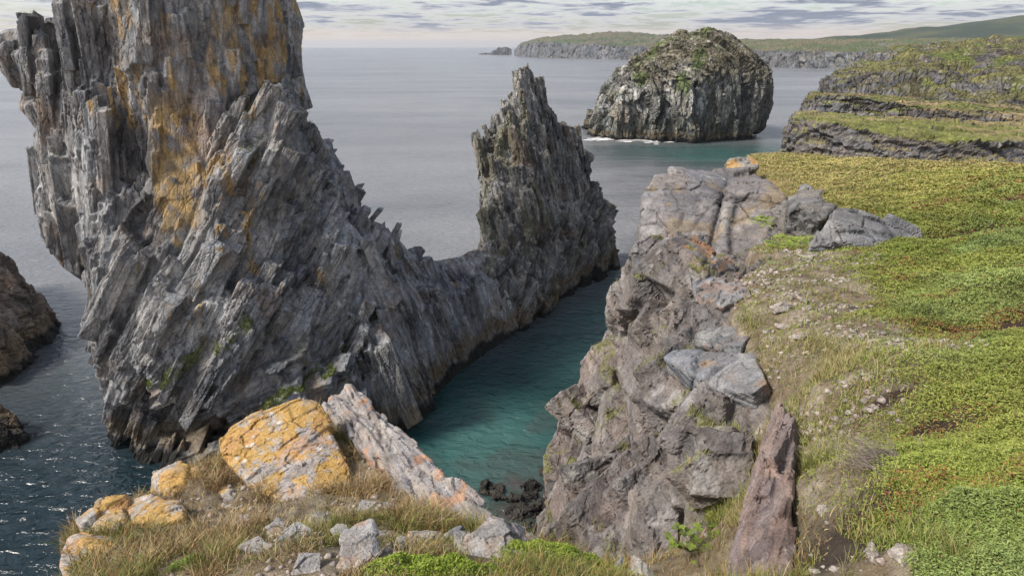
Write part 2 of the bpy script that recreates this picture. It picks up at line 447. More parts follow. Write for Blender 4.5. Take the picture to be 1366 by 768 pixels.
    t, c = fracture(me, [
        dict(K1, amp=0, crack=.03),
        dict(cell=(.32, 2.2, .9), amp=.05, tilt=1.1, crack=.1, cw=.07, frames=fr, pick=zone, mask=plate, seed=9, tint=.5, warp=.3),
        dict(cell=(.16, .8, .4), amp=.018, tilt=1., crack=.02, frames=fr, pick=zone, mask=plate, seed=19, tint=.35, warp=.3)])
    def lich(v, n):
        x, z = v[:, 0], v[:, 2]
        drip = fbm(v * np.array([1.1, 1.1, .16]), 3, 4) + .55 * fbm(v * np.array([2.5, 2.5, .7]), 2, 6)
        zone1 = sstep(12, 17, z) * np.exp(-((x + 19. - .15 * (z - 20)) / 2.4) ** 2)
        zone2 = sstep(18, 22, z) * sstep(-27, -22, x) * .8
        zone3 = np.exp(-((x + 16.8) / 2.) ** 2) * np.exp(-((z - 17) / 4.) ** 2)
        org = sstep(.15, .75, drip - .75 + 1.1 * np.maximum(np.maximum(zone1, zone2), zone3))
        strip = np.exp(-((x + 19.5 + .3 * vnoise(v / 1.3)) / 1.2) ** 4) * sstep(14.6, 15.4, z) * (1 - sstep(21, 23.5, z))
        org = np.maximum(org, strip * (.9 + .3 * fbm(v / .7, 2, 8))) * sstep(-.8, .0, fbm(v * np.array([1, 1, .5]) / .4, 3, 18))
        gr = sstep(.5, .9, fbm(v / 1.3, 3, 12)) * sstep(.25, .6, n[:, 2]) * .5
        dark_streaks = sstep(.2, .7, fbm(v * np.array([.5, .5, .12]), 3, 21)) * .45  # random dark vertical streaks in the rock's own tone
        # grassy seams along the slab ledges of the apron
        d1 = np.abs((z - 6.2) - .62 * (x + 21.5) + .6 * vnoise(v / 1.2))
        seam = (d1 < .38) & (x > -22.5) & (x < -15) & (v[:, 1] < 36)
        d2 = np.abs((z - 5.) - .45 * (x + 14.5) + .5 * vnoise(v / 1.1))
        seam2 = (d2 < .3) & (x > -16) & (x < -11) & (v[:, 1] < 36)
        sm = (seam * 1. + seam2) * sstep(-.1, .5, fbm(v / .9, 3, 31) + .45 * fbm(v / .25, 2, 32) + .1)
        SEAM[0] = sm * (n[:, 2] > .1) + .05 * (n[:, 2] > .75) * sstep(.2, .6, fbm(v / 2.2, 2, 37))
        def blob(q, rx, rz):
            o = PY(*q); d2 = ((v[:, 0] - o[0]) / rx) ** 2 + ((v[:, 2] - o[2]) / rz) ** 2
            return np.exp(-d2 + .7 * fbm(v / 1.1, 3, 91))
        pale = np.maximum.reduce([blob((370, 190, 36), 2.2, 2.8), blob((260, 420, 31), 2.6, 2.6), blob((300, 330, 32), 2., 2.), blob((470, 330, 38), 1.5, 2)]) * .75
        painted_shade = np.maximum.reduce([blob((186, 240, 34.5), 1.3, 3.4), blob((110, 340, 36), 1.6, 4), blob((150, 60, 37), 1.2, 3), blob((280, 590, 30), 2.6, 2.2)]) * .6  # shade of recesses, undercut and left face painted into the rock colour
        pink = blob((255, 175, 34.5), 1.4, 2.6) * .45
        return [((.40, .40, .39), pale * sstep(-.5, .5, fbm(v / .6, 3, 93) + .2)), ((.34, .26, .22), pink), ((.05, .05, .055), painted_shade), ((.30, .30, .27), gr), ((.055, .057, .065), dark_streaks), ((.37, .24, .08), org * .78), ((.12, .15, .035), sm * .6)]
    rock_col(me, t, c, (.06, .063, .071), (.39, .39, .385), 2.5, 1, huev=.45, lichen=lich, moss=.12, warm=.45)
    tufts_on(me, SEAM[0], 6000, .26, .035, 301, 'green grass rooted on ledges of the towering stack', [(.14, .19, .03), (.18, .22, .05), (.11, .15, .025), (.22, .22, .08)])
    return link('sea_stack', me, M_STACK, 'towering slate sea stack streaked with orange lichen, a ragged ridge descending from its foot', 'sea stack', 'sea stacks standing off the cliffs')
tower()

# ------------------------------------------------------------------ the jagged pinnacle
def pinnacle():
    R = Rough()
    R.loft([
        ringz(-3, [(-3.8, 52), (-2.6, 46), (2, 51), (8, 60), (12.8, 67.5), (13.2, 72), (6, 70), (-3, 60)]),
        ringz(5, [(-3.2, 54), (-2.0, 49), (2, 52.5), (7.2, 60.5), (11.9, 66.6), (12.2, 71), (6, 69), (-3, 60)]),
        ringz(10, [(-2.5, 55.6), (-1.4, 53.2), (2, 54.5), (6.2, 61), (9.2, 66), (9.4, 69), (6, 68), (-2.0, 60)]),
        ringz(15.2, [(-2.4, 58), (-1.3, 55.8), (1.8, 56.5), (5., 61.5), (6.6, 65), (6.4, 67), (4, 66), (-2., 61)]),
        ringz(18.2, [(-1.6, 59), (-.8, 57.8), (1.4, 58), (3.4, 61), (4.4, 63), (4., 64), (2, 63), (-.9, 61)]),
        ringz(20.6, [(-.1, 59.5), (.3, 58.8), (1.4, 58.8), (2.3, 60.8), (2.9, 61.6), (2.7, 62), (1.5, 61.8), (.1, 60.8)]),
        ringz(22.3, [(.7, 60), (.8, 59.7), (1.5, 59.6), (1.9, 60.3), (2.1, 60.7), (1.8, 61), (1.3, 60.9), (.9, 60.4)])])
    me = R.skin(.12, smooth=2)
    fr = [PINN, frame((.85, .3, -.42), (.4, 0, .9))]
    pk = lambda v: (v[:, 2] + 1.5 * fbm(v / 3, 2, 3) < 8 + .3 * v[:, 0]).astype(np.int32)
    top = lambda v: 1 - .55 * sstep(15, 21, v[:, 2])
    K0 = dict(cell=(1.5, 8, 2.4), amp=.55, tilt=1., crack=.5, cw=.07, frames=fr, pick=pk, seed=41, up=.7, tint=.4, mask=top, warp=.4)
    K1 = dict(cell=(.7, 4., 1.3), amp=.27, tilt=1.2, crack=.3, cw=.07, frames=fr, pick=pk, seed=45, up=.8, tint=.5, warp=.35)
    fracture(me, [K0])
    me = studs(me, 800, (.45, 2.8, 1.1), fr, pk, 13, .45, .08)
    me = studs(me, 1900, (.26, 1.4, .65), fr, pk, 14, .28, .11)
    me = reskin(me, .09, 0)
    t, c = fracture(me, [dict(K1, amp=0, crack=.03),
        dict(cell=(.3, 1.8, .8), amp=.06, tilt=1., crack=.1, cw=.1, frames=fr, pick=pk, seed=49, tint=.5),
        dict(cell=(.17, .7, .35), amp=.05, tilt=.8, frames=fr, pick=pk, seed=50, tint=.35)])
    def lich(v, n):
        left = sstep(1.5, -2.5, v[:, 0]) * sstep(6, 12, v[:, 2])
        g = sstep(.1, .8, fbm(v * np.array([.9, .9, .25]), 3, 3) + left * .5)
        y = sstep(.35, .8, fbm(v / 1.2, 3, 8)) * np.exp(-((v[:, 0] - 11) / 2) ** 2) * sstep(2, 4, v[:, 2]) * (1 - sstep(8, 11, v[:, 2]))
        return [((.19, .185, .12), g * .7), ((.24, .19, .04), y * .8)]
    rock_col(me, t, c, (.06, .058, .058), (.37, .36, .335), 2.2, 4, huev=.4, lichen=lich, moss=.06, warm=.5)
    return link('sea_stack', me, M_UP, 'jagged grey pinnacle with splintered vertical tip at the end of the low saddle', 'sea stack', 'sea stacks standing off the cliffs')
pinnacle()

# ------------------------------------------------------------------ the domed stack farther out
def dome():
    R = Rough()
    lv = [(196, None), (178, None), (150, None), (120, None), (95, None), (75, None), (58, None), (45, None), (38, None)]
    L = {196: 776, 178: 781, 150: 786, 120: 802, 95: 826, 75: 848, 58: 875, 45: 902, 38: 930}
    Rr = {196: 1001, 178: 1003, 150: 1012, 120: 1018, 95: 1019, 75: 1009, 58: 987, 45: 962, 38: 948}
    rings = []
    Yc = 188.
    for i, (py, _) in enumerate(lv):
        a = PY(L[py], py, Yc); b = PY(Rr[py], py, Yc)
        cx = (a[0] + b[0]) / 2; hw = (b[0] - a[0]) / 2 - 2.; hd = [20, 20, 20, 19.5, 18, 16, 13, 9, 4][i]
        z = a[2] if i else -4
        ring = []
        for k in range(28):
            th = 2 * PI * k / 28
            sx = np.sign(math.cos(th)) * abs(math.cos(th)) ** .75; sy = np.sign(math.sin(th)) * abs(math.sin(th)) ** .75
            wob = 1 + .06 * math.sin(3 * th + 1) + .04 * math.sin(7 * th)
            if i < 5 and 3.9 < th < 4.45: wob -= .17 * (1 - i / 5)      # the bay with the sea cave
            ring.append((cx + hw * sx, Yc + hd * sy * wob, z))
        rings.append(ring)
    R.loft(rings)
    me = R.skin(.26, smooth=2)
    fr = [frame((.9, .4, .12), (.05, 0, 1)), frame((.5, .5, .5), (-.5, .1, .5))]
    pk = lambda v: (v[:, 2] > 17.5 + 3 * fbm(v / 7, 2, 3)).astype(np.int32)
    wall = lambda v: 1 - .5 * sstep(16, 22, v[:, 2])
    t, c = fracture(me, [
        dict(cell=(6, 34, 8), amp=1.9, tilt=.9, crack=1., cw=.09, frames=fr, pick=pk, seed=61, tint=.4, mask=wall),
        dict(cell=(2., 11, 3), amp=.8, tilt=1., crack=.5, cw=.1, frames=fr, pick=pk, seed=65, tint=.5, mask=wall),
        dict(cell=(.9, 3., 1.5), amp=.32, tilt=1., crack=.2, cw=.1, frames=fr, pick=pk, seed=69, tint=.5)])
    def lich(v, n):
        z = v[:, 2]
        guano = sstep(.15, .7, fbm(v * np.array([.35, .35, .1]), 3, 3)) * sstep(3, 9, z) * .75
        top = sstep(15, 22, z + 3 * fbm(v / 5, 2, 2)) * .85
        gre = sstep(.2, .7, fbm(v / 5., 3, 9)) * sstep(10, 15, z) * .8
        spot = sstep(.35, .7, fbm(v / 1.2, 2, 19)) * sstep(17, 24, z) * .7
        low = (1 - sstep(3, 9, z + 2 * fbm(v / 3, 2, 7))) * .45
        return [((.52, .51, .47), guano), ((.15, .13, .075), top), ((.10, .14, .03), gre), ((.42, .40, .36), spot), ((.06, .07, .035), low)]
    rock_col(me, t, c, (.05, .048, .042), (.40, .39, .35), 5, 14, lichen=lich, moss=.2, mosscol=(.09, .11, .03), warm=.35)
    return link('sea_stack', me, M_FAR, 'massive dome-shaped sea stack with a sea cave and grassy crown, out in the bay', 'sea stack', 'sea stacks standing off the cliffs')
dome()
print('stacks', time.time() - T0)

# ------------------------------------------------------------------ ground: foreground shoulder, gully and turf plateau
G = [(600, 768, -2.2), (300, 768, -2.5), (100, 768, -3.15), (720, 768, -2.35), (850, 768, -2.9), (440, 700, -3.0), (250, 690, -3.65), (150, 680, -4.0),
     (385, 670, -3.6), (520, 620, -3.66), (440, 570, -4.05), (640, 700, -3.1), (700, 722, -3.1), (770, 745, -3.1), (330, 600, -4.05), (90, 710, -3.85), (560, 700, -2.95),
     (900, 745, -3.5), (950, 700, -3.8), (985, 650, -3.6), (850, 700, -4.6), (950, 768, -3.2), (985, 790, -2.95), (1020, 570, -2.85), (1078, 640, -2.3), (1072, 745, -2.18), (1078, 585, -2.42),
     (1100, 768, -2.12), (1095, 700, -2.24), (1200, 768, -1.9), (1366, 768, -1.75), (1366, 600, -1.85), (1150, 600, -2.25), (1080, 560, -2.5), (1050, 490, -2.75), (1366, 450, -2.1),
     (1200, 450, -2.4), (1000, 420, -2.95), (1100, 400, -2.7), (1366, 330, -2.5), (1200, 345, -2.85), (1050, 345, -3.2), (1265, 300, -3.15), (1366, 260, -3.0),
     (1200, 250, -3.5), (1090, 245, -4.1), (1366, 218, -3.5), (1150, 215, -4.3), (1030, 208, -4.6), (1040, 300, -4.3)]
GP = [PZ(a, b, c) for a, b, c in G] + [np.array(p, float) for p in [(0, 0, 23.3), (3, 0, 23.4), (-3, 0, 22.6), (6, 3, 23.3), (20, 8, 22.8), (30, 20, 21.8), (10, 3, 23.2), (26, 26, 21), (0, -2, 23.4), (14, 12, 22.3)]]
GP = np.array(GP)

def tps_fit(P, lam=.02):
    n = len(P); d2 = ((P[:, None, :2] - P[None, :, :2]) ** 2).sum(2)
    K = .5 * d2 * np.log(d2 + 1e-9) + lam * np.eye(n)
    A = np.zeros((n + 3, n + 3)); A[:n, :n] = K; A[:n, n] = 1; A[:n, n + 1:] = P[:, :2]; A[n:, :n] = A[:n, n:].T
    b = np.zeros(n + 3); b[:n] = P[:, 2]
    return np.linalg.solve(A, b)
_W = tps_fit(GP)

def gz0(x, y):
    n = len(GP); out = _W[n] + _W[n + 1] * x + _W[n + 2] * y
    for i in range(n):
        d2 = (x - GP[i, 0]) ** 2 + (y - GP[i, 1]) ** 2
        out = out + _W[i] * .5 * d2 * np.log(d2 + 1e-9)
    return out

EDGE = [(90, 768, -3.1), (78, 715, -3.8), (150, 668, -4.0), (235, 640, -3.95), (300, 610, -4.1), (330, 570, -4.2), (430, 530, -4.1), (480, 540, -4.0), (560, 605, -3.6), (650, 690, -3.2),
        (710, 717, -3.15), (780, 740, -3.3), (810, 725, -4), (860, 685, -4.6), (930, 655, -4.2), (985, 640, -3.6), (1000, 600, -3.2), (1022, 550, -2.9), (1012, 500, -2.95), (990, 470, -3.1), (975, 420, -3.05), (985, 375, -3.15), (1030, 342, -3.25),
        (1035, 300, -4.2), (1010, 240, -4.5), (985, 222, -4.75), (1010, 207, -4.8)]
EP = [tuple(PZ(a, b, c)[:2]) for a, b, c in EDGE]
EP = [(-3.4, -2)] + EP + [tuple(PZ(a, b, c)[:2]) for a, b, c in [(1060, 208, -4.7), (1110, 209, -4.5), (1230, 213, -4.0), (1366, 217, -3.55), (1500, 221, -3.3)]] + [(34, 14), (34, -2)]
EP = np.array(EP)

def sdf(x, y):
    """signed distance to the land outline, + inside"""
    inside = np.zeros(x.shape, bool); best = np.full(x.shape, 1e9)
    n = len(EP)
    for i in range(n):
        ax, ay = EP[i]; bx, by = EP[(i + 1) % n]
        ex, ey = bx - ax, by - ay
        t = np.clip(((x - ax) * ex + (y - ay) * ey) / (ex * ex + ey * ey), 0, 1)
        best = np.minimum(best, (x - ax - t * ex) ** 2 + (y - ay - t * ey) ** 2)
        c = ((ay > y) != (by > y)) & (x < (bx - ax) * (y - ay) / (by - ay + 1e-12) + ax)
        inside ^= c
    d = np.sqrt(best)
    return np.where(inside, d, -d)

def gz(x, y, full=True):
    z = gz0(x, y)
    s = sdf(x, y)
    p = np.stack([x, y, np.zeros_like(x)], 1)
    s = s + np.where(y > 9, .7 * fbm(p / 2.3, 3, 8), 0)
    z = z + .07 * fbm(p / 1.7, 2, 12) * (y > 4) + .10 * fbm(p / 1.3, 2, 2) * np.clip(s, 0, 1) + .045 * fbm(p / .35, 2, 5) + .016 * fbm(p / .09, 2, 6)
    # hollow of bare soil beside the leaning reddish slab
    h = PZ(1125, 735, -2.15); z = z - .07 * sstep(.25, .8, np.exp(-(((x - h[0]) / .34) ** 2 + ((y - h[1]) / .2) ** 2)) + .12 * fbm(p / .12, 2, 4))
    # peat scars
    for (a, b, zz, r, dp) in [(1325, 418, -2.2, .42, .16), (1290, 305, -3.05, .8, .4), (1245, 312, -3.05, .6, .3)]:
        q = PZ(a, b, zz); z = z - dp * np.exp(-(((x - q[0]) / r) ** 2 + ((y - q[1]) / (r * .6)) ** 2))
    out = np.clip(-s, 0, None)
    z = z - np.where(out > 0, .25 * sstep(0, .15, out) + out * 5.0, 0)
    return np.maximum(z, -3.), s

RIM = np.array([PZ(a, b, c)[:2] for a, b, c in [(985, 430, -3.0), (1000, 480, -2.9), (1045, 530, -2.62), (1060, 575, -2.46), (1058, 640, -2.36), (1046, 790, -2.2), (1040, 900, -2.0)]])
def rim_dist(x, y):
    best = np.full(x.shape, 1e9)
    for (ax, ay), (bx, by) in zip(RIM[:-1], RIM[1:]):
        ex, ey = bx - ax, by - ay
        t = np.clip(((x - ax) * ex + (y - ay) * ey) / (ex * ex + ey * ey), 0, 1)
        best = np.minimum(best, np.hypot(x - ax - t * ex, y - ay - t * ey))
    return best

def veg_fields(x, y, s):
    """what grows where: returns dict of 0..1 weights"""
    p = np.stack([x, y, np.zeros_like(x)], 1)
    right = x > 1.3 + .12 * y                       # plateau side
    # bare, trodden strip along the plateau edge
    w = .95 + .6 * np.clip((y - 3.) / 3, 0, 1) * np.clip((13 - y) / 5, .2, 1)
    edge = 1 - sstep(w * .6, w * 1.25, s + .35 * fbm(p / .8, 3, 3))
    rd = rim_dist(x, y)
    edge = np.maximum(edge, 1 - sstep(.25, .55, rd + .16 * fbm(p / .3, 3, 23)))
    dryfar = sstep(12, 19, y) * (1 - sstep(.0, 5., s - 2.5 + 2 * fbm(p / 3, 2, 4)))
    red = sstep(.36, .6, fbm(p * np.array([.8, 1.3, 1]) / .55, 3, 7))
    peat = np.zeros_like(x)
    for (a, b, zz, r) in [(1325, 418, -2.2, .5), (1290, 305, -3.05, .8), (1245, 312, -3.05, .6), (1290, 262, -3.1, .9), (1340, 265, -3.1, .7), (1180, 545, -2.2, .16), (1260, 575, -2.05, .2), (1160, 405, -2.6, .3)]:
        q = PZ(a, b, zz); peat = np.maximum(peat, np.exp(-(((x - q[0]) / r) ** 2 + ((y - q[1]) / (r * .5)) ** 2) + .6 * vnoise(p / .2)))
    blue = sstep(-.05, .35, fbm(p / 1.6, 3, 11) + .25 * np.exp(-((y - 7) / 3.5) ** 2))
    lush = sstep(-.2, .5, fbm(p / 1.1, 3, 15))
    return dict(right=right, edge=edge, dry=dryfar, red=red, peat=peat, blue=blue, lush=lush)

def build_ground():
    na, nr_ = 620, 900
    az = np.linspace(-1.25, 1.3, na); r = np.geomspace(.7, 46, nr_)
    A, Rr = np.meshgrid(az, r)
    x = (Rr * np.sin(A)).ravel(); y = (Rr * np.cos(A)).ravel() - .2
    z, s = gz(x, y)
    v = np.stack([x, y, z], 1)
    i = (np.arange(nr_ - 1)[:, None] * na + np.arange(na - 1)[None, :]).ravel()
    f = np.stack([i, i + 1, i + na + 1, i + na], 1)
    # drop the sea floor part far outside the land
    keep = (z[f] > -2.9).any(1); f = f[keep]
    me = mesh_faces('ground', v, f)
    V = veg_fields(x, y, s); p = v
    c = np.tile(np.array([.12, .10, .045], np.float32), (len(v), 1))
    c = mix(c, [.095, .115, .03], .7 * sstep(.1, .6, fbm(p / .5, 3, 1)))
    soil = mix(np.tile(np.array([.15, .115, .075]), (len(v), 1)), [.26, .215, .165], sstep(-.3, .6, fbm(p / .15, 3, 2)))
    e = np.where(V['right'], V['edge'], .75)
    c = c * (1 - e[:, None]) + soil * e[:, None]
    c = mix(c, [.22, .17, .06], V['dry'] * .8)
    c = mix(c, [.035, .022, .016], np.clip(V['peat'] * 1.4, 0, 1))
    h = PZ(1125, 735, -2.15); hol = np.exp(-(((x - h[0]) / .34) ** 2 + ((y - h[1]) / .2) ** 2))
    c = mix(c, [.045, .033, .024], np.clip(hol * 1.4, 0, 1))
    rockm = sstep(.02, .3, -s)
    c = mix(c, [.12, .11, .105], rockm)
    set_col(me, c)
    me.polygons.foreach_set('use_smooth', np.ones(len(me.polygons), bool))
    return link('ground', me, rock_mat('soil', 14, .6, .02, var=.5), 'grassy clifftop ground with trodden bare edge', None, None, 'structure')
build_ground()
print('ground', time.time() - T0)

# ------------------------------------------------------------------ cliff and boulders
def off(p, dx=0, dy=0, dz=0): return (p[0] + dx, p[1] + dy, p[2] + dz)
def slabpts(front, dx=0, dy=1., dz=-.6):
    """a surveyed face plus the same face pushed back into the ground"""
    F = [PY(*q) for q in front]
    return F + [off(p, dx, dy, dz) for p in F]

def cliff():
    R = Rough()
    A = [(882, 335, 9.6), (905, 322, 9.8), (940, 322, 9.5), (1000, 350, 8.6), (990, 392, 7.7), (978, 440, 6.4), (925, 425, 8.), (850, 400, 9.8), (832, 395, 10.4), (825, 420, 10.2), (850, 460, 9)]
    R.hull([PY(*q) for q in A] + [off(PY(*q), 1.6, .6, -2) for q in A[:6]] + [off(PY(*q), .8, .8, -3) for q in A[6:]])
    B = [(830, 400, 10.6), (850, 385, 10.6), (905, 400, 9.6), (930, 470, 8.2), (900, 520, 8.), (835, 520, 9.), (803, 520, 10.2), (788, 485, 10.8), (790, 460, 11)]
    R.hull([PY(*q) for q in B] + [off(PY(*q), 1.5, .8, -2.5) for q in B])
    C = [(815, 515, -6.3), (840, 480, -5.2), (900, 470, -4.35), (1000, 515, -3.6), (1026, 545, -3.25), (1022, 590, -3.2), (995, 630, -3.5), (930, 655, -4.15), (860, 580, -5.), (820, 590, -6.2)]
    R.hull([PZ(*q) for q in C] + [off(PZ(*q), 1.2, .5, -3) for q in C])
    D = [(796, 606, 10.2), (796, 575, 10.), (815, 548, 9.4), (855, 560, 7.6), (885, 575, 7), (960, 650, 5.2), (930, 690, 5.), (870, 720, 5.6), (825, 725, 6.4), (812, 680, 8.2)]
    R.hull([PY(*q) for q in D] + [off(PY(*q), .5, .3, -4) for q in D])
    E = [(858, 578, 6.6), (880, 572, 6.5), (925, 620, 5.6), (905, 640, 5.6), (875, 660, 5.8), (830, 640, 6.6)]
    R.hull([PY(*q) for q in E] + [off(PY(*q), .4, .4, -1.) for q in E])
    F = [(825, 735, 5.0), (828, 690, 5.6), (850, 660, 5.9), (900, 660, 5.2), (890, 720, 4.6), (840, 745, 4.4)]
    R.hull([PY(*q) for q in F] + [off(PY(*q), .2, .2, -3) for q in F])
    H_ = [(880, 655, -4.5), (930, 640, -4.05), (985, 618, -3.3), (1002, 640, -3.2), (975, 700, -3.55), (920, 715, -3.85), (870, 715, -4.15)]
    R.hull([PZ(*q) for q in H_] + [off(PZ(*q), .1, .3, -1.) for q in H_])
    # the body below, down into the sea
    R.loft([ringz(-1, [(2.6, 30), (1.4, 24), (1.5, 14), (1.2, 9), (.9, 6), (2.5, 4), (6, 6), (7, 18), (8, 30)]),
            ringz(12, [(3.0, 22), (1.8, 18), (1.7, 12), (1.4, 9), (1.1, 6.4), (2.5, 4.4), (6, 6), (7, 18), (8, 24)]),
            ringz(17, [(4.2, 18), (3.4, 15), (2.1, 11.4), (1.6, 9.5), (1.4, 7), (2.5, 5), (6, 6), (7, 14), (8, 18)]),
            ringz(20., [(5, 17.5), (4.6, 14.5), (3., 11), (2.2, 9.4), (1.9, 7.4), (2.8, 5.6), (6, 6), (7, 13), (8, 17)])])
    me = R.skin(.052, smooth=3)
    fr = [frame((.55, -.3, .75), (.6, .75, -.1))]
    K0 = dict(cell=(1.3, 2.2, 1.7), amp=.36, tilt=1.6, crack=.3, cw=.035, frames=fr, seed=81, tint=.5, warp=.25, cp=.2)
    K1 = dict(cell=(.5, 1.1, .8), amp=.085, tilt=1.5, crack=.11, cw=.035, frames=fr, seed=85, tint=.35, warp=.2, cp=.35)
    fracture(me, [K0])
    fs = [frame((.45, -.35, .8), (.65, .7, .0)), frame((.8, -.5, .3), (.3, .6, -.7))]
    pk = lambda v: (fbm(v / 2.5, 2, 41) > .1).astype(np.int32)
    oS = PZ(955, 495, -3.1); oT = PZ(965, 385, -3.1); oU = PZ(960, 445, -3.1)
    near = lambda v: (v[:, 2] > 12) * (v[:, 1] < 10.3) * (((v - oS) ** 2).sum(1) > .85) * (((v - oT) ** 2).sum(1) > .6) * (((v - oU) ** 2).sum(1) > .4) * 1.
    me = studs(me, 240, (.45, 1.0, .75), fs, pk, 27, .26, .12, near)
    me = studs(me, 620, (.22, .55, .4), fs, pk, 28, .13, .14, near)
    me = reskin(me, .033, 0)
    t, c = fracture(me, [dict(K1, amp=.012, crack=.025, cp=.6), dict(cell=(.22, .7, .45), amp=.014, tilt=1.4, crack=.03, cw=.04, frames=fr, seed=87, tint=.3, warp=.2, cp=.5),
        dict(cell=(.07, .22, .15), amp=.008, tilt=1.2, crack=.0, cw=.08, frames=fr, seed=89, tint=.25, cp=.6)])
    def lich(v, n):
        w = sstep(.35, .75, fbm(v / .25, 3, 3)) * sstep(-.2, .5, n[:, 2]) * .5
        o = PY(945, 340, 9.3); o = ((v - o) ** 2).sum(1) < (.75 + .3 * vnoise(v / .3)) ** 2
        oo = sstep(.25, .5, fbm(v / .16, 3, 8)) * o * .85
        rd = sstep(.1, .6, fbm(v / 1.5, 2, 13)) * .5
        gr = sstep(.3, .6, fbm(v / .5, 3, 17)) * sstep(.45, .8, n[:, 2]) * .8
        return [((.16, .115, .10), rd), ((.36, .35, .33), w), ((.38, .17, .05), oo * .7), ((.16, .16, .045), gr)]
    rock_col(me, t, c, (.085, .076, .072), (.255, .225, .205), .9, 21, lichen=lich)
    v = get_v(me); n = get_n(me)
    tufts_on(me, sstep(.55, .8, n[:, 2]) * sstep(.15, .5, fbm(v / .5, 3, 17)) * (v[:, 2] > 17), 16000, .09, .007, 311, 'small grass tufts on ledges of the right hand cliff', [(.20, .22, .06), (.30, .26, .12), (.16, .18, .04), (.25, .2, .1)])
    return link('cliff', me, M_CLIFF, 'fractured brown-grey cliff face dropping from the turf into the teal cove', 'cliff')
cliff()

def boulder(name, lumps, voxel, label, cat, layers, dark=(.10, .095, .095), light=(.26, .25, .24), lichen=None, mat=None, smooth=3, tscale=.6, seed=0, moss=0, warm=0, group=None, stack=False, stud=None):
    R = Rough()
    for L in lumps: R.hull(L)
    me = R.skin(voxel * 1.4, smooth=smooth - 1)
    fracture(me, layers[:1])
    if stud: me = studs(me, stud[0], stud[1], layers[0]['frames'], None, seed, stud[2], .1)
    me = reskin(me, voxel, 0)
    t, c = fracture(me, [dict(layers[0], amp=0, crack=0)] + layers[1:])
    rock_col(me, t, c, dark, light, tscale, seed, stack=stack, lichen=lichen, moss=moss, warm=warm)
    return link(name, me, mat or M_CLIFF, label, cat, group)

FR_OUT = [frame((.3, .5, .8), (.9, -.2, .0))]
OUTC = [(872, 228, 18), (858, 262, 17.4), (858, 335, 16), (905, 345, 15), (938, 347, 14.9), (957, 262, 16.8), (974, 236, 18.6), (978, 227, 19.4), (905, 243, 18.6), (884, 240, 18.2)]
OUTR = [(953, 347, 14.75), (985, 345, 14.6), (1060, 320, 14), (1066, 290, 14.6), (1040, 262, 16), (1000, 226, 19), (979, 227, 19.2), (972, 262, 16.6)]
def lich_pale(seed, sc=.25, org=0., white=.45, orgcol=(.42, .17, .03), mid=.2):
    def f(v, n):
        w = sstep(.3, .7, fbm(v / sc, 3, seed)) * sstep(-.1, .5, n[:, 2]) * white
        o = sstep(mid, mid + .3, fbm(v / (sc * 1.4), 3, seed + 5)) * org
        return [((.40, .39, .36), w), (orgcol, o)]
    return f
boulder('rock_outcrop', [[PY(*q) for q in OUTC] + [off(PY(*q), .5, 2.5, -4.5) for q in OUTC] + [off(PY(*q), .1, .5, -4.5) for q in OUTC[1:4]],
                         [PY(*q) for q in OUTR] + [off(PY(*q), .3, 2.5, -4.5) for q in OUTR] + [off(PY(*q), .2, .5, -4.5) for q in OUTR[:2]]], .045,
        'broad grey rock outcrop with a deep crack, rising from the cliff edge beyond the boulders', 'rock outcrop',
        [dict(cell=(1.8, 2.6, 2.2), amp=.10, tilt=1.3, crack=.10, cw=.025, frames=FR_OUT, seed=101, tint=.3, warp=.15, cp=.55),
         dict(cell=(.7, 1.5, 1.), amp=.03, tilt=1.3, crack=.05, cw=.03, frames=FR_OUT, seed=103, tint=.3, cp=.6, warp=.15),
         dict(cell=(.14, .5, .3), amp=.012, tilt=1.2, frames=FR_OUT, seed=105, tint=.25)],
        (.12, .11, .11), (.27, .25, .24), lich_pale(3, .5, .3, .3, (.30, .20, .06), .35), tscale=1.6, seed=31, smooth=7)
DB = [(1078, 330, 9.3), (1092, 300, 9.6), (1112, 274, 10), (1140, 271, 10.2), (1175, 287, 10.2), (1222, 305, 10.1), (1233, 322, 9.8), (1215, 334, 9.3), (1150, 336, 9.1), (1130, 320, 9.1), (1110, 296, 9.5)]
boulder('boulder', [[PY(*q) for q in DB] + [off(PY(*q), .3, .8, -1.) for q in DB]], .028,
        'long dark grey wrinkled boulder bedded in the turf of the plateau', 'boulder',
        [dict(cell=(.3, 1.8, .8), amp=.06, tilt=1.1, crack=.07, cw=.06, frames=[frame((.25, -.5, .8), (.9, 0, -.25))], seed=111, tint=.4, warp=.3, cp=.2),
         dict(cell=(.12, .6, .3), amp=.018, tilt=1.2, crack=.02, cw=.07, frames=[frame((.25, -.5, .8), (.9, 0, -.25))], seed=113, tint=.3)],
        (.10, .10, .105), (.28, .275, .27), lich_pale(13, .3, 0, .35), tscale=.6, seed=33, smooth=5)
DB2 = [(1050, 262, 13.2), (1075, 246, 13.6), (1100, 250, 13), (1118, 272, 11.8), (1100, 290, 11.2), (1060, 290, 11.9)]
boulder('boulder', [[PY(*q) for q in DB2] + [off(PY(*q), .2, .9, -1.2) for q in DB2]], .035,
        'squat cracked rock tucked between the outcrop and the long dark boulder', 'boulder',
        [dict(cell=(.6, .9, .8), amp=.12, tilt=1.2, crack=.1, cw=.06, frames=FR_OUT, seed=115, tint=.4), dict(cell=(.2, .4, .3), amp=.035, tilt=1.2, crack=.02, frames=FR_OUT, seed=116, tint=.3)],
        (.09, .085, .08), (.21, .2, .19), lich_pale(14, .3, 0, .3), tscale=.6, seed=35)
OB = [(966, 222, 21), (975, 211, 21.4), (1000, 209, 21.6), (1014, 216, 21.2), (1012, 226, 20.6), (985, 228, 20.4)]
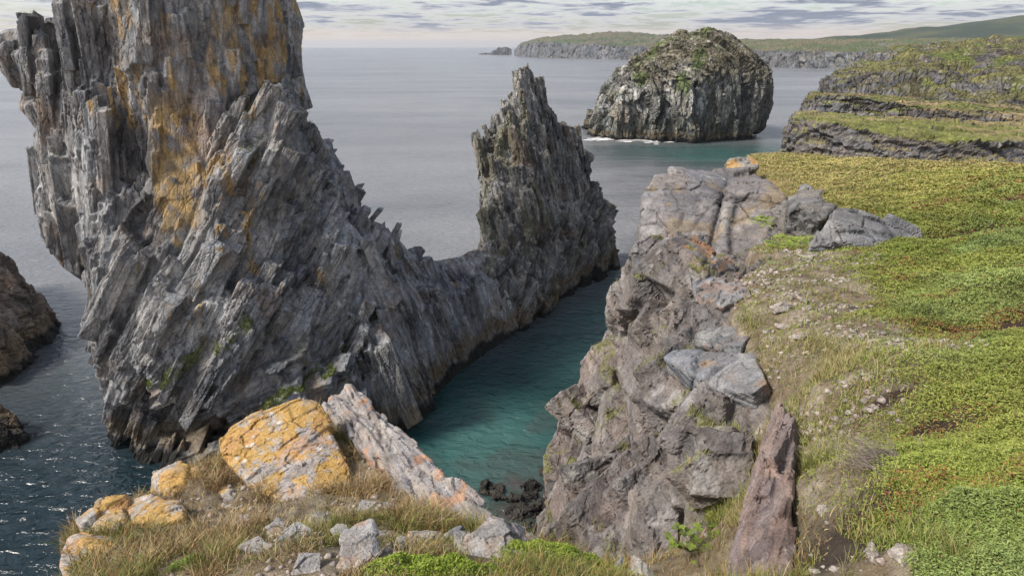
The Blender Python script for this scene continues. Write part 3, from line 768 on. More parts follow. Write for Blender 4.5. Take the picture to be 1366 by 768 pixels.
boulder('boulder', [[PY(*q) for q in OB] + [off(PY(*q), .2, 1., -.8) for q in OB]], .05, 'small orange-lichened boulder at the far corner of the turf', 'boulder',
        [dict(cell=(.5, .9, .8), amp=.1, tilt=1.2, crack=.08, cw=.06, frames=FR_OUT, seed=118, tint=.4), dict(cell=(.2, .4, .3), amp=.035, tilt=1.2, frames=FR_OUT, seed=119, tint=.3)],
        (.13, .12, .1), (.3, .28, .24), lich_pale(15, .3, .8, .3, (.42, .24, .07), -.1), tscale=.6, seed=36)
SL = [(884, 476, -3.28), (896, 466, -3.28), (935, 464, -3.18), (1000, 468, -2.95), (1026, 508, -2.8), (1004, 524, -2.85), (962, 522, -3.0)]
boulder('rock_slab', [[PZ(*q) for q in SL] + [off(PZ(*q), .12, .08, -.3) for q in SL]], .016, 'flat-topped pale grey slab jutting from the turf edge over the cliff', 'slab',
        [dict(cell=(.5, 1.4, 1.), amp=.03, tilt=1.4, crack=.06, cw=.03, frames=[frame((0, -.3, 1), (.8, -.5, 0))], seed=121, tint=.3, cp=.2),
         dict(cell=(.07, .5, .3), amp=.008, tilt=1.2, frames=[frame((0, -.3, 1), (.8, -.5, 0))], seed=123, tint=.3)],
        (.12, .12, .125), (.27, .27, .275), lich_pale(16, .2, .4, .3, (.40, .24, .1), .4), tscale=.5, seed=37, smooth=1)
SL2 = [(925, 372, -3.2), (950, 366, -3.15), (990, 372, -3.05), (1000, 392, -3.0), (965, 410, -3.1), (935, 400, -3.2)]
boulder('rock_slab', [[PZ(*q) for q in SL2] + [off(PZ(*q), .1, .3, -.4) for q in SL2]], .024, 'layered bluish slab on the cliff top beneath the orange lichen spots', 'slab',
        [dict(cell=(.25, 1., .7), amp=.03, tilt=1.2, crack=.05, cw=.04, frames=[frame((.2, -.4, 1), (.8, -.5, 0))], seed=125, tint=.4),
         dict(cell=(.06, .4, .3), amp=.02, tilt=1.2, frames=[frame((.2, -.4, 1), (.8, -.5, 0))], seed=126, tint=.3)],
        (.11, .112, .12), (.27, .272, .28), lich_pale(17, .2, .2, .35), tscale=.5, seed=38, smooth=2)
SL3 = [(925, 445, -3.3), (940, 432, -3.25), (990, 430, -3.0), (1000, 450, -2.95), (985, 465, -3.02), (930, 462, -3.35)]
boulder('rock_slab', [[PZ(*q) for q in SL3] + [off(PZ(*q), .1, .3, -.4) for q in SL3]], .022, 'narrow wedge of grey rock just above the flat-topped slab', 'slab',
        [dict(cell=(.25, .8, .6), amp=.03, tilt=1.2, crack=.04, cw=.04, frames=FR_OUT, seed=128, tint=.4), dict(cell=(.08, .3, .2), amp=.02, tilt=1.2, frames=FR_OUT, seed=129, tint=.3)],
        (.10, .10, .10), (.24, .235, .23), lich_pale(18, .2, .1, .3), tscale=.5, seed=39, smooth=2)
# leaning reddish rib
RB_ = [(1040, 528, -2.62), (1062, 560, -2.46), (1060, 640, -2.36), (1046, 780, -2.22), (985, 790, -2.42), (975, 740, -2.6), (1000, 640, -2.8), (1018, 580, -2.8)]
def rib():
    R = Rough(); R.hull([off(PZ(*q), 0, 0, -.03) for q in RB_] + [off(PZ(*q), .1, .1, -.8) for q in RB_])
    F = [frame((.82, -.42, .4), (.45, .85, -.17))]
    me = R.skin(.02, smooth=1)
    me = studs(me, 90, (.05, .55, .14), F, None, 61, .03, .04)
    me = studs(me, 180, (.03, .25, .07), F, None, 62, .02, .06)
    me = reskin(me, .0105, 0)
    t, c = fracture(me, [dict(cell=(.11, .9, .3), amp=.0, tilt=.4, crack=.02, cw=.05, frames=F, seed=131, tint=.6, warp=.2, cp=.3), dict(cell=(.04, .2, .1), amp=.006, tilt=1., frames=F, seed=133, tint=.4)])
    rock_col(me, t, c, (.125, .092, .082), (.30, .225, .195), .25, 40, stack=False, lichen=lich_pale(19, .12, 0, .12))
    link('rock_rib', me, M_BOULDER, 'long reddish brown rock rib slanting down the turf edge', 'rock')
rib()

# --- foreground: orange boulder, dipping slab, lichen rocks
def lich_orange(seed, amt=1., mid=-.15):
    def f(v, n):
        grain = fbm(v / .045, 3, seed + 2)
        pale = sstep(.1, .55, fbm(v / .14, 3, seed) + .3 * grain) * .75
        base = fbm(v / .30, 4, seed + 5) + .38 * fbm(v / .09, 3, seed + 6) + .35 * grain
        o1 = sstep(mid, mid + .3, base) * amt
        o2 = sstep(.2, .6, fbm(v / .2, 3, seed + 9) + .4 * grain) * amt
        ros = vor(v / .085, seed)[0]; r2 = TAB[vor(v / .085, seed)[2]][:, 4]
        wh = (1 - sstep(.2, .34, ros + .12 * grain)) * (r2 > .86) * .8
        gy = sstep(.25, .6, fbm(v / .11, 3, seed + 21) - .2 * base) * .7
        return [((.40, .37, .34), pale), ((.42, .25, .06), o1 * .93), ((.45, .31, .13), o1 * sstep(0, .6, grain) * .6), ((.43, .23, .11), o2 * .5), ((.36, .335, .31), gy * (1 - .35 * o1)), ((.56, .53, .5), wh)]
    return f
FB = [frame((.1, -.5, .85), (.8, .5, .2))]
LAYB = [dict(cell=(.6, 1.1, .8), amp=.035, tilt=1.1, crack=.05, cw=.022, frames=FB, seed=141, tint=.25, warp=.2, cp=.4),
        dict(cell=(.12, .25, .2), amp=.012, tilt=1.2, crack=.006, frames=FB, seed=143, tint=.25, warp=.3),
        dict(cell=(.04, .08, .06), amp=.005, tilt=1.2, frames=FB, seed=145, tint=.2)]
BB = [(297, 580, 4.9), (345, 552, 5.15), (405, 532, 5.35), (430, 540, 5.3), (470, 620, 4.55), (472, 655, 4.25), (440, 680, 4.0), (385, 668, 4.1), (345, 645, 4.3), (310, 615, 4.6)]
boulder('boulder', [[off(PY(*q), 0, -.12, .08) for q in BB] + [off(PY(*q), .02, .2, -.75) for q in BB]], .014, 'big slanted boulder coated in orange lichen, at the edge of the near ledge', 'boulder', LAYB,
        (.22, .19, .17), (.40, .36, .32), lich_orange(3, 1., -.5), M_BOULDER, 1, .3, 51)
def small_boulder(pts, label, seed, amt=1., mid=-.15, depth=.5, dark=(.2, .175, .155), light=(.40, .37, .33)):
    boulder('boulder', [[PY(*q) for q in pts] + [off(PY(*q), 0, .12, -depth) for q in pts]], .014, label, 'boulder',
            [dict(L, seed=L['seed'] + seed) for L in LAYB], dark, light, lich_orange(seed, amt, mid), M_BOULDER, 2, .25, seed)
small_boulder([(206, 650, 4.45), (208, 632, 4.55), (240, 619, 4.65), (262, 619, 4.65), (278, 640, 4.4), (262, 664, 4.15), (230, 668, 4.15)], 'rounded orange boulder left of the biggest one, overhanging the sea', 61, 1., -.6)
small_boulder([(100, 690, 3.75), (135, 668, 3.95), (165, 661, 4.), (172, 690, 3.7), (160, 720, 3.4), (115, 722, 3.4)], 'orange and pale boulder at the far left end of the near ledge', 63, 1., -.4)
small_boulder([(165, 668, 4.0), (200, 655, 4.05), (240, 668, 3.9), (245, 690, 3.65), (205, 700, 3.6), (170, 695, 3.7)], 'pale boulder with orange cap wedged between the rounded and the end boulders', 65, .95, -.25)
small_boulder([(285, 655, 4.25), (300, 645, 4.3), (335, 668, 4.0), (330, 684, 3.85), (295, 680, 3.9)], 'small orange rock in the grass at the foot of the biggest boulder', 67, 1., -.5, .3)
small_boulder([(70, 740, 3.1), (95, 708, 3.35), (150, 715, 3.35), (170, 750, 2.95), (150, 790, 2.7), (85, 790, 2.7)], 'lowest mustard-spotted boulder at the corner of the near ledge', 69, .95, -.35)
DS = [(432, 540, -4.0), (438, 522, -4.0), (466, 514, -3.93), (482, 522, -3.88), (560, 588, -3.48), (655, 686, -3.02), (650, 704, -3.0), (596, 690, -3.1), (530, 630, -3.42), (470, 582, -3.75), (446, 562, -3.9)]
FD = [frame((.45, .2, .87), (.6, -.8, 0))]
boulder('rock_slab', [[PZ(*q) for q in DS] + [off(PZ(*q), -.05, .1, -.8) for q in DS]], .016, 'long dipping grey slab with orange specks edging the near ledge above the cove', 'slab',
        [dict(cell=(.10, 1.4, .5), amp=.04, tilt=1.1, crack=.04, cw=.06, frames=[frame((.75, .5, .4), (.6, -.8, 0))], seed=151, tint=.4, warp=.25, cp=.2),
         dict(cell=(.05, .3, .15), amp=.014, tilt=1.2, crack=.008, frames=[frame((.75, .5, .4), (.6, -.8, 0))], seed=153, tint=.4)],
        (.17, .155, .15), (.37, .34, .32), lich_pale(29, .16, .55, .5, (.46, .22, .09), .25), M_BOULDER, 2, .3, 53)
SB = [(600, 690, 3.9), (655, 720, 3.4), (712, 722, 3.35), (700, 736, 3.2), (640, 735, 3.25), (590, 712, 3.6)]
boulder('rock_slab', [[PY(*q) for q in SB] + [off(PY(*q), 0, .1, -.5) for q in SB]], .014, 'low grey slab end where the near ledge meets the gully', 'slab',
        [dict(L, seed=L['seed'] + 7) for L in LAYB], (.16, .15, .145), (.36, .34, .32), lich_pale(31, .16, .3, .4, (.44, .22, .09), .3), M_BOULDER, 2, .3, 55)
# body of the near ledge, falling sheer to the sea
def ledge():
    R = Rough()
    top = [(-3.5, -2.), (-3.4, 2.4), (-3.1, 3.6), (-2.5, 4.4), (-2.4, 5.4), (-2.2, 6.3), (-1.7, 6.2), (-.7, 4.8), (-.1, 3.7), (.45, 3.5), (.8, 3.2), (1.2, 2.), (1.2, -2.)]
    zt = [22, 21.7, 21.3, 21, 20.8, 20.6, 20.6, 21, 21.4, 21.5, 21.2, 22, 22.4]
    def ring(z, k):
        cx, cy = -1., 2.
        return [(cx + (x - cx) * k, cy + (y - cy) * k, z if z is not None else zt[i] - .35) for i, (x, y) in enumerate(top)]
    R.loft([ring(-3, 1.5), ring(8, 1.2), ring(16, 1.02), ring(19.6, .95), ring(None, .95)])
    me = R.skin(.07, smooth=2)
    t, c = fracture(me, [dict(cell=(.8, 2, 1.4), amp=.18, tilt=1.1, crack=.1, frames=FB, seed=161, tint=.4), dict(cell=(.3, .7, .5), amp=.06, tilt=1.1, frames=FB, seed=163, tint=.3)])
    rock_col(me, t, c, (.09, .085, .08), (.23, .215, .2), 1., 57)
    link('cliff', me, M_CLIFF, 'sheer rock wall under the near ledge where the orange boulders sit', 'cliff')
ledge()
print('cliffs', time.time() - T0)

# ------------------------------------------------------------------ low rocks at the waterline
def shore(name, cells, voxel, label, cat, amp=1., dark=(.035, .033, .03), light=(.14, .12, .10), seed=0, warm=.5, group=None, fr=None, mat=None, wet=True):
    R = Rough()
    for L in cells: R.hull(L)
    me = R.skin(voxel, smooth=2)
    fr = fr or [frame((.4, .3, .85), (.8, .5, 0))]
    t, c = fracture(me, [dict(cell=(1.2 * amp, 3. * amp, 2 * amp), amp=.4 * amp, tilt=1.1, crack=.25 * amp, cw=.07, frames=fr, seed=seed + 1, tint=.5),
                         dict(cell=(.4 * amp, 1.2 * amp, .8 * amp), amp=.14 * amp, tilt=1.1, crack=.08 * amp, frames=fr, seed=seed + 2, tint=.5),
                         dict(cell=(.15 * amp, .5 * amp, .3 * amp), amp=.05 * amp, tilt=1.1, frames=fr, seed=seed + 3, tint=.3)])
    rock_col(me, t, c, dark, light, 1.5 * amp, seed, warm=warm, stack=wet)
    return link(name, me, mat or M_STACK, label, cat, group)
shore('cliff', [[(-42, 50, -3), (-41.2, 46, -3), (-39.2, 38.6, -3), (-42, 36.5, -3), (-40.5, 40, .8), (-44, 40, 5), (-60, 36, -3), (-60, 60, -3), (-50, 58, -3), (-43.5, 49, 3.5), (-46, 50, 7.5), (-49, 50, 11), (-60, 50, 16), (-60, 44, 8), (-60, 58, 10)]], .14,
      'brown cliff spur sloping into the sea at the left edge of the view', 'cliff', 1., (.07, .055, .043), (.27, .205, .155), 201, .6, fr=[frame((.75, .2, .6), (-.6, .2, .75))])
shore('sea_rock', [[(-34, 31, -3), (-32.6, 33.5, -2), (-33.2, 33, .8), (-35, 34, 2.2), (-38, 33, 3), (-40, 30, -3), (-38, 37, -3), (-33.5, 35, -2), (-36, 31, 1.5)]], .1,
      'dark wet rock awash below the brown spur', 'rock', .8, (.03, .03, .03), (.11, .095, .08), 211, .5)
def awash():
    r = RS(12); out = []
    for (x, y, w, h) in [(-1.2, 28.4, 1.2, .25), (-.2, 27.6, 1.5, .5), (.9, 28.2, 1.3, .3), (1.6, 26.8, 1.7, .55), (.3, 26.2, 1.2, .3), (2.6, 26.9, 1.4, .5), (2.6, 25.2, 1.6, .4), (1.2, 25.2, 1.1, .2), (3.4, 28.6, 1.8, .5), (2.2, 29.6, 1.1, .2)]:
        out.append([(x + w * (r.rand() - .5) * 1.3, y + w * (r.rand() - .5) * 1.1, h * (.3 + .7 * r.rand())) for _ in range(9)] + [(x + w * (r.rand() - .5) * 2, y + w * (r.rand() - .5) * 1.7, -1.2) for _ in range(7)])
    return out
shore('sea_rock', awash(), .05, 'black weedy rocks at the head of the cove under the cliffs', 'rock', .4, (.014, .014, .013), (.06, .053, .044), 221, .0, wet=False)

# ------------------------------------------------------------------ bluffs, headlands, hill, islet
def grassy(me, t, c, seed, grass=(.13, .15, .035), grass2=(.21, .17, .075), dark=(.06, .057, .06), light=(.22, .205, .195), ts=4., thr=.72, stack=True, bare=.25, spread=.18):
    v = get_v(me); n = get_n(me)
    def f(v, n):
        g = sstep(thr - .12, thr + .08, n[:, 2] + spread * fbm(v / ts, 4, seed + 1))
        h = sstep(-.2, .4, fbm(v * np.array([1, 1, 2]) / (ts * 1.7), 3, seed + 3))
        b = sstep(.35, .6, fbm(v / (ts * .8), 4, seed + 7)) * bare
        return [(grass2, g), (grass, g * h), ((.075, .06, .035), g * b)]
    rock_col(me, t, c, dark, light, ts, seed, stack=stack, lichen=f)
def bluff(name, rings, voxel, label, cat, seed, cell, group=None, smooth=3, kind=None, **kw):
    R = Rough()
    for rg in rings: R.loft(rg)
    me = R.skin(voxel, smooth=smooth)
    fr = [frame((.25, .3, .9), (.9, -.1, .0))] if kw.pop('flat', True) else [frame((.9, .4, .1), (0, 0, 1))]
    side = lambda v: 1 - .6 * sstep(.6, .85, get_n(me)[:, 2])
    a, b, c_ = cell
    t, c = fracture(me, [dict(cell=(a, b, c_), amp=.3 * a, tilt=1.1, crack=.2 * a, cw=.07, frames=fr, seed=seed + 1, tint=.5, mask=side),
                         dict(cell=(a * .35, b * .35, c_ * .35), amp=.13 * a, tilt=1.1, crack=.06 * a, frames=fr, seed=seed + 2, tint=.5, mask=side),
                         dict(cell=(a * .12, b * .12, c_ * .12), amp=.04 * a, tilt=1.1, frames=fr, seed=seed + 3, tint=.4)])
    v = get_v(me); tp = sstep(.7, .9, get_n(me)[:, 2]); hum = kw.pop('hum', .5)
    v[:, 2] += tp * hum * a * (fbm(v / (a * 4), 3, seed + 31) * .5 + .25 * fbm(v / (a * 1.3), 2, seed + 32)); put_v(me, v)
    grassy(me, t, c, seed, **kw)
    return link(name, me, M_FAR if voxel > .2 else M_STACK, label, cat, group, kind)

# nearest tier
a = [PY(1050, 165, 58), PY(1040, 205, 46), PY(1120, 215, 42), PY(1230, 222, 40), PY(1366, 226, 38), PY(1500, 230, 38)]
def tier(front, top, back, zlow=-3):
    """base line, matching rim, and the line where the terrace meets the next tier"""
    bk = [np.array(p, float) for p in back][::-1]; n = len(front)
    def pts(a, c, za=None, zc=None): return [(p[0], p[1], p[2] if za is None else za) for p in a] + [(p[0], p[1] + 1.5, p[2] if zc is None else zc) for p in c]
    return [pts(front, bk, zlow, zlow), pts(front, bk, None, min(p[2] for p in front) - .5), pts(top, bk)]
A_front = [PY(1044, 206, 54.5), PY(1056, 212, 48.5), PY(1110, 216, 46.7), PY(1220, 221, 44.8), PY(1366, 225, 43.8), PY(1560, 232, 43.2)]
A_top = [PY(1062, 160, 56), PY(1075, 157, 50), PY(1115, 165, 47.5), PY(1220, 184, 45.5), PY(1366, 192, 44.5), PY(1560, 196, 44)]
B_front = [PY(1066, 152, 78.6), PY(1084, 153, 75), PY(1150, 156, 72), PY(1220, 160, 69.5), PY(1366, 164, 66), PY(1560, 166, 64)]
C_front = [PY(1088, 124, 128), PY(1100, 125, 118), PY(1180, 128, 108), PY(1290, 138, 96), PY(1366, 146, 90), PY(1600, 150, 88)]
bluff('bluff', [tier(A_front, A_top, B_front)], .16, 'lowest rocky bluff with a flat grass top, across the gap beyond the turf', 'bluff', 301, (1.3, 5, 3), 'grass-topped bluffs along the coast', thr=.7, ts=3.,
      grass=(.15, .16, .04), grass2=(.24, .20, .09))
B_top = [PY(1075, 134, 80), PY(1095, 124, 76), PY(1150, 128, 73), PY(1220, 140, 70.5), PY(1366, 152, 67), PY(1560, 154, 65)]
bluff('bluff', [tier(B_front, B_top, C_front)], .22, 'middle bluff, a thin rock band topped by a paler grass terrace', 'bluff', 311, (1.2, 7, 4), 'grass-topped bluffs along the coast', thr=.7, ts=4.,
      grass=(.15, .16, .04), grass2=(.26, .20, .10))
C_ring = []
Cf = [(1088, 124, 132), (1100, 125, 118), (1180, 128, 108), (1290, 138, 96), (1366, 146, 90), (1600, 150, 90)]
Cm = [(1104, 106, 134), (1118, 97, 121), (1190, 98, 112), (1290, 112, 106), (1366, 112, 104), (1600, 112, 103)]
Ct = [(1128, 92, 160), (1160, 84, 150), (1220, 79, 146), (1290, 78, 142), (1366, 78, 138), (1600, 72, 136)]
Cu = [(1150, 78, 210), (1200, 66, 205), (1250, 62, 200), (1300, 55, 195), (1366, 52, 190), (1600, 44, 190)]
rg = []
for k, row in enumerate([Cf, Cf, Cm, Ct, Cu]):
    pts = [PY(*q) for q in row]
    if k == 0: pts = [np.array([p[0], p[1] - .5, -3]) for p in pts]
    bk = [(pts[-1][0] + 60, 300, pts[-1][2]), (pts[0][0] + 105, 280, pts[0][2])]
    rg.append([tuple(p) for p in pts] + bk)
bluff('bluff', [rg], .36, 'highest bluff, a rocky green hillside with scattered outcrops', 'bluff', 321, (2.6, 8, 6), 'grass-topped bluffs along the coast', hum=1.3, thr=.7, ts=7.,
      grass=(.11, .135, .03), grass2=(.16, .15, .055), bare=.8, spread=.42)
print('bluffs', time.time() - T0)

def headland(front, depth, label, seed, voxel, cell, name='headland', kind='structure', cat=None, **kw):
    """front: list of (px, base_py, rim_py, top_py); distance from the waterline"""
    low, rim, top = [], [], []
    for px, pb, pr, pt in front:
        b = PZ(px, pb, -EYE); Yb = b[1]
        low.append((b[0], Yb, -4))
        r_ = PY(px, pr, Yb * 1.015 + 4); rim.append(tuple(r_))
        t_ = PY(px, pt, Yb * 1.0 + depth); top.append(tuple(t_))
    f0, f1 = low[0], low[-1]
    dd = depth * 2
    low2 = low + [(f1[0], f1[1] + dd, -4), (f0[0] * 1.1, f0[1] + dd, -4)]
    rim2 = rim + [(f1[0], f1[1] + dd, rim[-1][2]), (f0[0] * 1.1, f0[1] + dd, rim[0][2])]
    top2 = top + [(f1[0], f1[1] + dd * .9, top[-1][2]), (f0[0] * 1.1, f0[1] + dd * .9, top[0][2] * .9)]
    return bluff(name, [[low2, rim2, top2]], voxel, label, cat, seed, cell, smooth=1, kind=kind, flat=False, **kw)
headland([(688, 75, 70, 66), (696, 76, 60, 58), (720, 77, 56, 51), (760, 78, 57, 47), (800, 79, 60, 43), (840, 80, 62, 43), (880, 81, 64, 46), (940, 82, 66, 52)], 260,
         'far headland with sheer cliffs and a low green top', 341, 2.2, (9, 60, 14), thr=.8, ts=30, grass=(.10, .13, .05), grass2=(.17, .15, .08), dark=(.065, .07, .08), light=(.24, .235, .235), stack=False)
headland([(930, 84, 66, 54), (985, 87, 67, 54), (1020, 89, 68, 54), (1060, 91, 68, 54), (1110, 92, 69, 54), (1150, 93, 68, 54), (1230, 94, 68, 52), (1400, 96, 66, 52)], 190,
         'nearer grey cliff coast with a flat green top', 351, 1.5, (6, 45, 10), thr=.8, ts=22, grass=(.11, .14, .05), grass2=(.18, .16, .08), dark=(.07, .072, .08), light=(.26, .255, .25), stack=False)
def hill():
    nx, ny = 160, 80
    X = np.linspace(430, 1700, nx); Yv = np.linspace(820, 1900, ny)
    A, B = np.meshgrid(X, Yv); A = A.ravel(); B = B.ravel()
    t = np.clip((A - 520 - .1 * (B - 1250)) / 480, 0, 1.3)
    z = -4 + (24 + 58 * t ** .8 + 5 * fbm(np.stack([A, B, 0 * A], 1) / 90, 4, 3)) * np.exp(-((B - 1300) / 330) ** 2) * sstep(430, 520, A)
    v = np.stack([A, B, z], 1)
    i = (np.arange(ny - 1)[:, None] * nx + np.arange(nx - 1)[None, :]).ravel()
    me = mesh_faces('hills', v, np.stack([i, i + 1, i + nx + 1, i + nx], 1))
    c = mix(np.tile(np.array([.035, .055, .028]), (len(v), 1)), [.085, .095, .04], sstep(-.3, .5, fbm(v / 45, 4, 6)))
    set_col(me, c); me.polygons.foreach_set('use_smooth', np.ones(len(me.polygons), bool))
    link('hills', me, M_FAR, 'dark green hill rising at the right of the far coast', None, None, 'structure')
hill()
b = PZ(660, 73, -EYE)
def islet(px0, px1, pyb, prof, label):
    R = Rough(); Y = PZ((px0 + px1) / 2, pyb, -EYE)[1]
    F = [PY(x, y, Y) for x, y in prof]
    R.hull([(p[0], Y + s * 14, p[2]) for p in F for s in (0, 1)] + [(PY(px0, pyb, Y)[0], Y - 6, -3), (PY(px1, pyb, Y)[0], Y - 6, -3), (PY(px1, pyb, Y)[0], Y + 24, -3), (PY(px0, pyb, Y)[0], Y + 24, -3)])
    me = R.skin(1.2, smooth=1)
    t, c = fracture(me, [dict(cell=(6, 20, 9), amp=2.5, tilt=1., crack=1.2, frames=[VERT], seed=361, tint=.5)])
    rock_col(me, t, c, (.05, .055, .06), (.16, .16, .16), 12, 361, stack=False)
    link('islet', me, M_FAR, label, 'islet')
islet(652, 682, 73.5, [(655, 71), (661, 66), (668, 63.5), (680, 64), (682, 70)], 'small wedge-shaped islet off the tip of the far headland')
islet(637, 654, 73.2, [(639, 72.4), (646, 71.5), (653, 71.8)], 'thin sliver of reef beside the small islet')

# ------------------------------------------------------------------ water
def water():
    na, nr_ = 500, 420
    az = np.linspace(-1.5, 1.5, na); r = np.concatenate([[4.], np.geomspace(12, 14000, nr_ - 1)])
    A, Rr = np.meshgrid(az, r)
    x = (Rr * np.sin(A)).ravel(); y = (Rr * np.cos(A)).ravel()
    v = np.stack([x, y, np.zeros_like(x)], 1)
    i = (np.arange(nr_ - 1)[:, None] * na + np.arange(na - 1)[None, :]).ravel()
    me = mesh_faces('water', v, np.stack([i, i + 1, i + na + 1, i + na], 1))
    # shallowness: the cove, the channel by the pinnacle and the lee of the dome
    p = v * np.array([1, 1, 0])
    cove = np.exp(-(((x + 1.) / 7.) ** 2 + ((y - 33) / 9.) ** 2))
    chan = np.exp(-(((x - 9 - .55 * (y - 50)) / 7) ** 2)) * sstep(34, 44, y) * (1 - sstep(80, 105, y)) * .75
    lee = np.exp(-(((x - 52) / 34) ** 2 + ((y - 150) / 24.) ** 2)) * 1.
    sh = np.clip(np.maximum(np.maximum(cove, chan), lee) + .15 * fbm(p / 6, 3, 3) * (Rr.ravel() < 300), 0, 1)
    set_f(me, sh, 'shallow')
    head = np.exp(-(((x - .5) / 3.) ** 2 + ((y - 27.5) / 3.2) ** 2)) * (.8 + .5 * fbm(p / 1.2, 3, 6))
    head = np.maximum(head, .5 * sstep(.05, .5, fbm(p / 2.2, 3, 16)) * np.exp(-(((x - .5) / 7.) ** 2 + ((y - 31) / 7.) ** 2)))
    set_f(me, np.clip(head, 0, 1), 'bed')
    set_f(me, sstep(32, 75, y + .2 * np.abs(x)) * (1 - np.clip(sh, 0, 1)), 'open')  # weight of the painted sky reflection, growing away from the shore
    me.polygons.foreach_set('use_smooth', np.ones(len(me.polygons), bool))
    m, nt, b = node_mat('sea_water'); N = nt.nodes.new; Lk = nt.links.new
    a1 = N('ShaderNodeAttribute'); a1.attribute_name = 'shallow'
    cr = N('ShaderNodeValToRGB'); e = cr.color_ramp.elements
    e[0].position = 0; e[0].color = (.008, .020, .026, 1); e[1].position = 1; e[1].color = (.045, .115, .105, 1)
    k = e.new(.45); k.color = (.005, .036, .036, 1)
    Lk(a1.outputs['Fac'], cr.inputs['Fac'])
    a2 = N('ShaderNodeAttribute'); a2.attribute_name = 'bed'
    mx = N('ShaderNodeMix'); mx.data_type = 'RGBA'; mx.inputs['B'].default_value = (.06, .055, .05, 1)
    Lk(a2.outputs['Fac'], mx.inputs['Factor']); Lk(cr.outputs['Color'], mx.inputs['A']); a3 = N('ShaderNodeAttribute'); a3.attribute_name = 'open'; mo = N('ShaderNodeMix'); mo.data_type = 'RGBA'; ws = N('ShaderNodeTexNoise'); ws.inputs['Scale'].default_value = .016; ws.inputs['Detail'].default_value = 5; ws.inputs['Distortion'].default_value = .8; wm = N('ShaderNodeMapping'); wm.inputs['Scale'].default_value = (.35, 1.5, 1); wm.inputs['Rotation'].default_value = (0, 0, .25)
    wg = N('ShaderNodeNewGeometry'); Lk(wg.outputs['Position'], wm.inputs['Vector']); Lk(wm.outputs[0], ws.inputs['Vector']); wr = N('ShaderNodeValToRGB'); wr.color_ramp.elements[0].position = .34; wr.color_ramp.elements[0].color = (.135, .142, .152, 1); wr.color_ramp.elements[1].position = .66; wr.color_ramp.elements[1].color = (.22, .222, .228, 1); Lk(ws.outputs['Fac'], wr.inputs['Fac']); Lk(wr.outputs['Color'], mo.inputs['B'])  # pale streaky sky sheen put into the open water's base colour
    Lk(a3.outputs['Fac'], mo.inputs['Factor']); Lk(mx.outputs['Result'], mo.inputs['A']); Lk(mo.outputs['Result'], b.inputs['Base Color'])
    rr = N('ShaderNodeMapRange'); rr.inputs['To Min'].default_value = .06; rr.inputs['To Max'].default_value = .22; Lk(a3.outputs['Fac'], rr.inputs['Value']); Lk(rr.outputs['Result'], b.inputs['Roughness']); b.inputs['IOR'].default_value = 1.33
    tc = N('ShaderNodeNewGeometry')
    def wav(scale, det, sx=1., sy=1., rot=.35, dist=.6):
        mp = N('ShaderNodeMapping'); mp.inputs['Scale'].default_value = (sx, sy, 1); mp.inputs['Rotation'].default_value = (0, 0, rot)
        Lk(tc.outputs['Position'], mp.inputs['Vector'])
        n = N('ShaderNodeTexNoise'); n.inputs['Scale'].default_value = scale; n.inputs['Detail'].default_value = det; n.inputs['Distortion'].default_value = dist
        Lk(mp.outputs['Vector'], n.inputs['Vector']); return n
    n1 = wav(1.25, 4, .75, 1.3); n2 = wav(.30, 3, .6, 1.3, -.2); n3 = wav(.045, 3, .4, 1.6, .1)
    bp1 = N('ShaderNodeBump'); bp1.inputs['Strength'].default_value = 1; bp1.inputs['Distance'].default_value = .3
    bp2 = N('ShaderNodeBump'); bp2.inputs['Strength'].default_value = 1; bp2.inputs['Distance'].default_value = .22
    bp3 = N('ShaderNodeBump'); bp3.inputs['Strength'].default_value = 1; bp3.inputs['Distance'].default_value = 1.4
    Lk(n3.outputs['Fac'], bp3.inputs['Height'])
    Lk(n2.outputs['Fac'], bp2.inputs['Height']); Lk(bp3.outputs['Normal'], bp2.inputs['Normal'])
    Lk(n1.outputs['Fac'], bp1.inputs['Height']); Lk(bp2.outputs['Normal'], bp1.inputs['Normal'])
    Lk(bp1.outputs['Normal'], b.inputs['Normal'])
    link('water', me, m, 'calm grey sea turning teal in the sheltered coves', None, None, 'structure')
water()

# ------------------------------------------------------------------ where the counted stones lie (grass keeps off them)
LEDGE_STONES = [
    (565, 655, -3.25, .17, 'pale angular stone half way up the near ledge grass', .1), (430, 690, -3.2, .22, 'grey stone near the foot of the biggest orange boulder', .2),
    (570, 712, -2.85, .24, 'whitish blocky stone in the middle of the near ledge', .1), (610, 712, -2.85, .16, 'bluish flat stone just right of the whitish blocky one', 0.),
    (665, 742, -2.6, .42, 'largest pale rounded rock at the bottom of the ledge', .15), (540, 728, -2.7, .24, 'speckled flat rock below the whitish blocky stone', .2),
    (480, 750, -2.4, .42, 'broad lichen-speckled rock at the very bottom of the ledge', .25), (370, 712, -3.0, .22, 'pink-tinged pale rock in dry grass under the biggest orange boulder', .3),
    (700, 722, -3.0, .26, 'smooth grey rock on the lip above the cove', 0.), (490, 668, -3.3, .2, 'narrow grey stone beside the slanted orange boulder', 0.), (410, 770, -2.35, .2, 'dark flecked stone at the bottom left of the broad rock', .1),
    (860, 762, -2.85, .26, 'pinkish tan stone at the bottom of the gully', .1), (825, 760, -2.9, .18, 'dark bluish stone beside the pinkish one in the gully', 0.)]
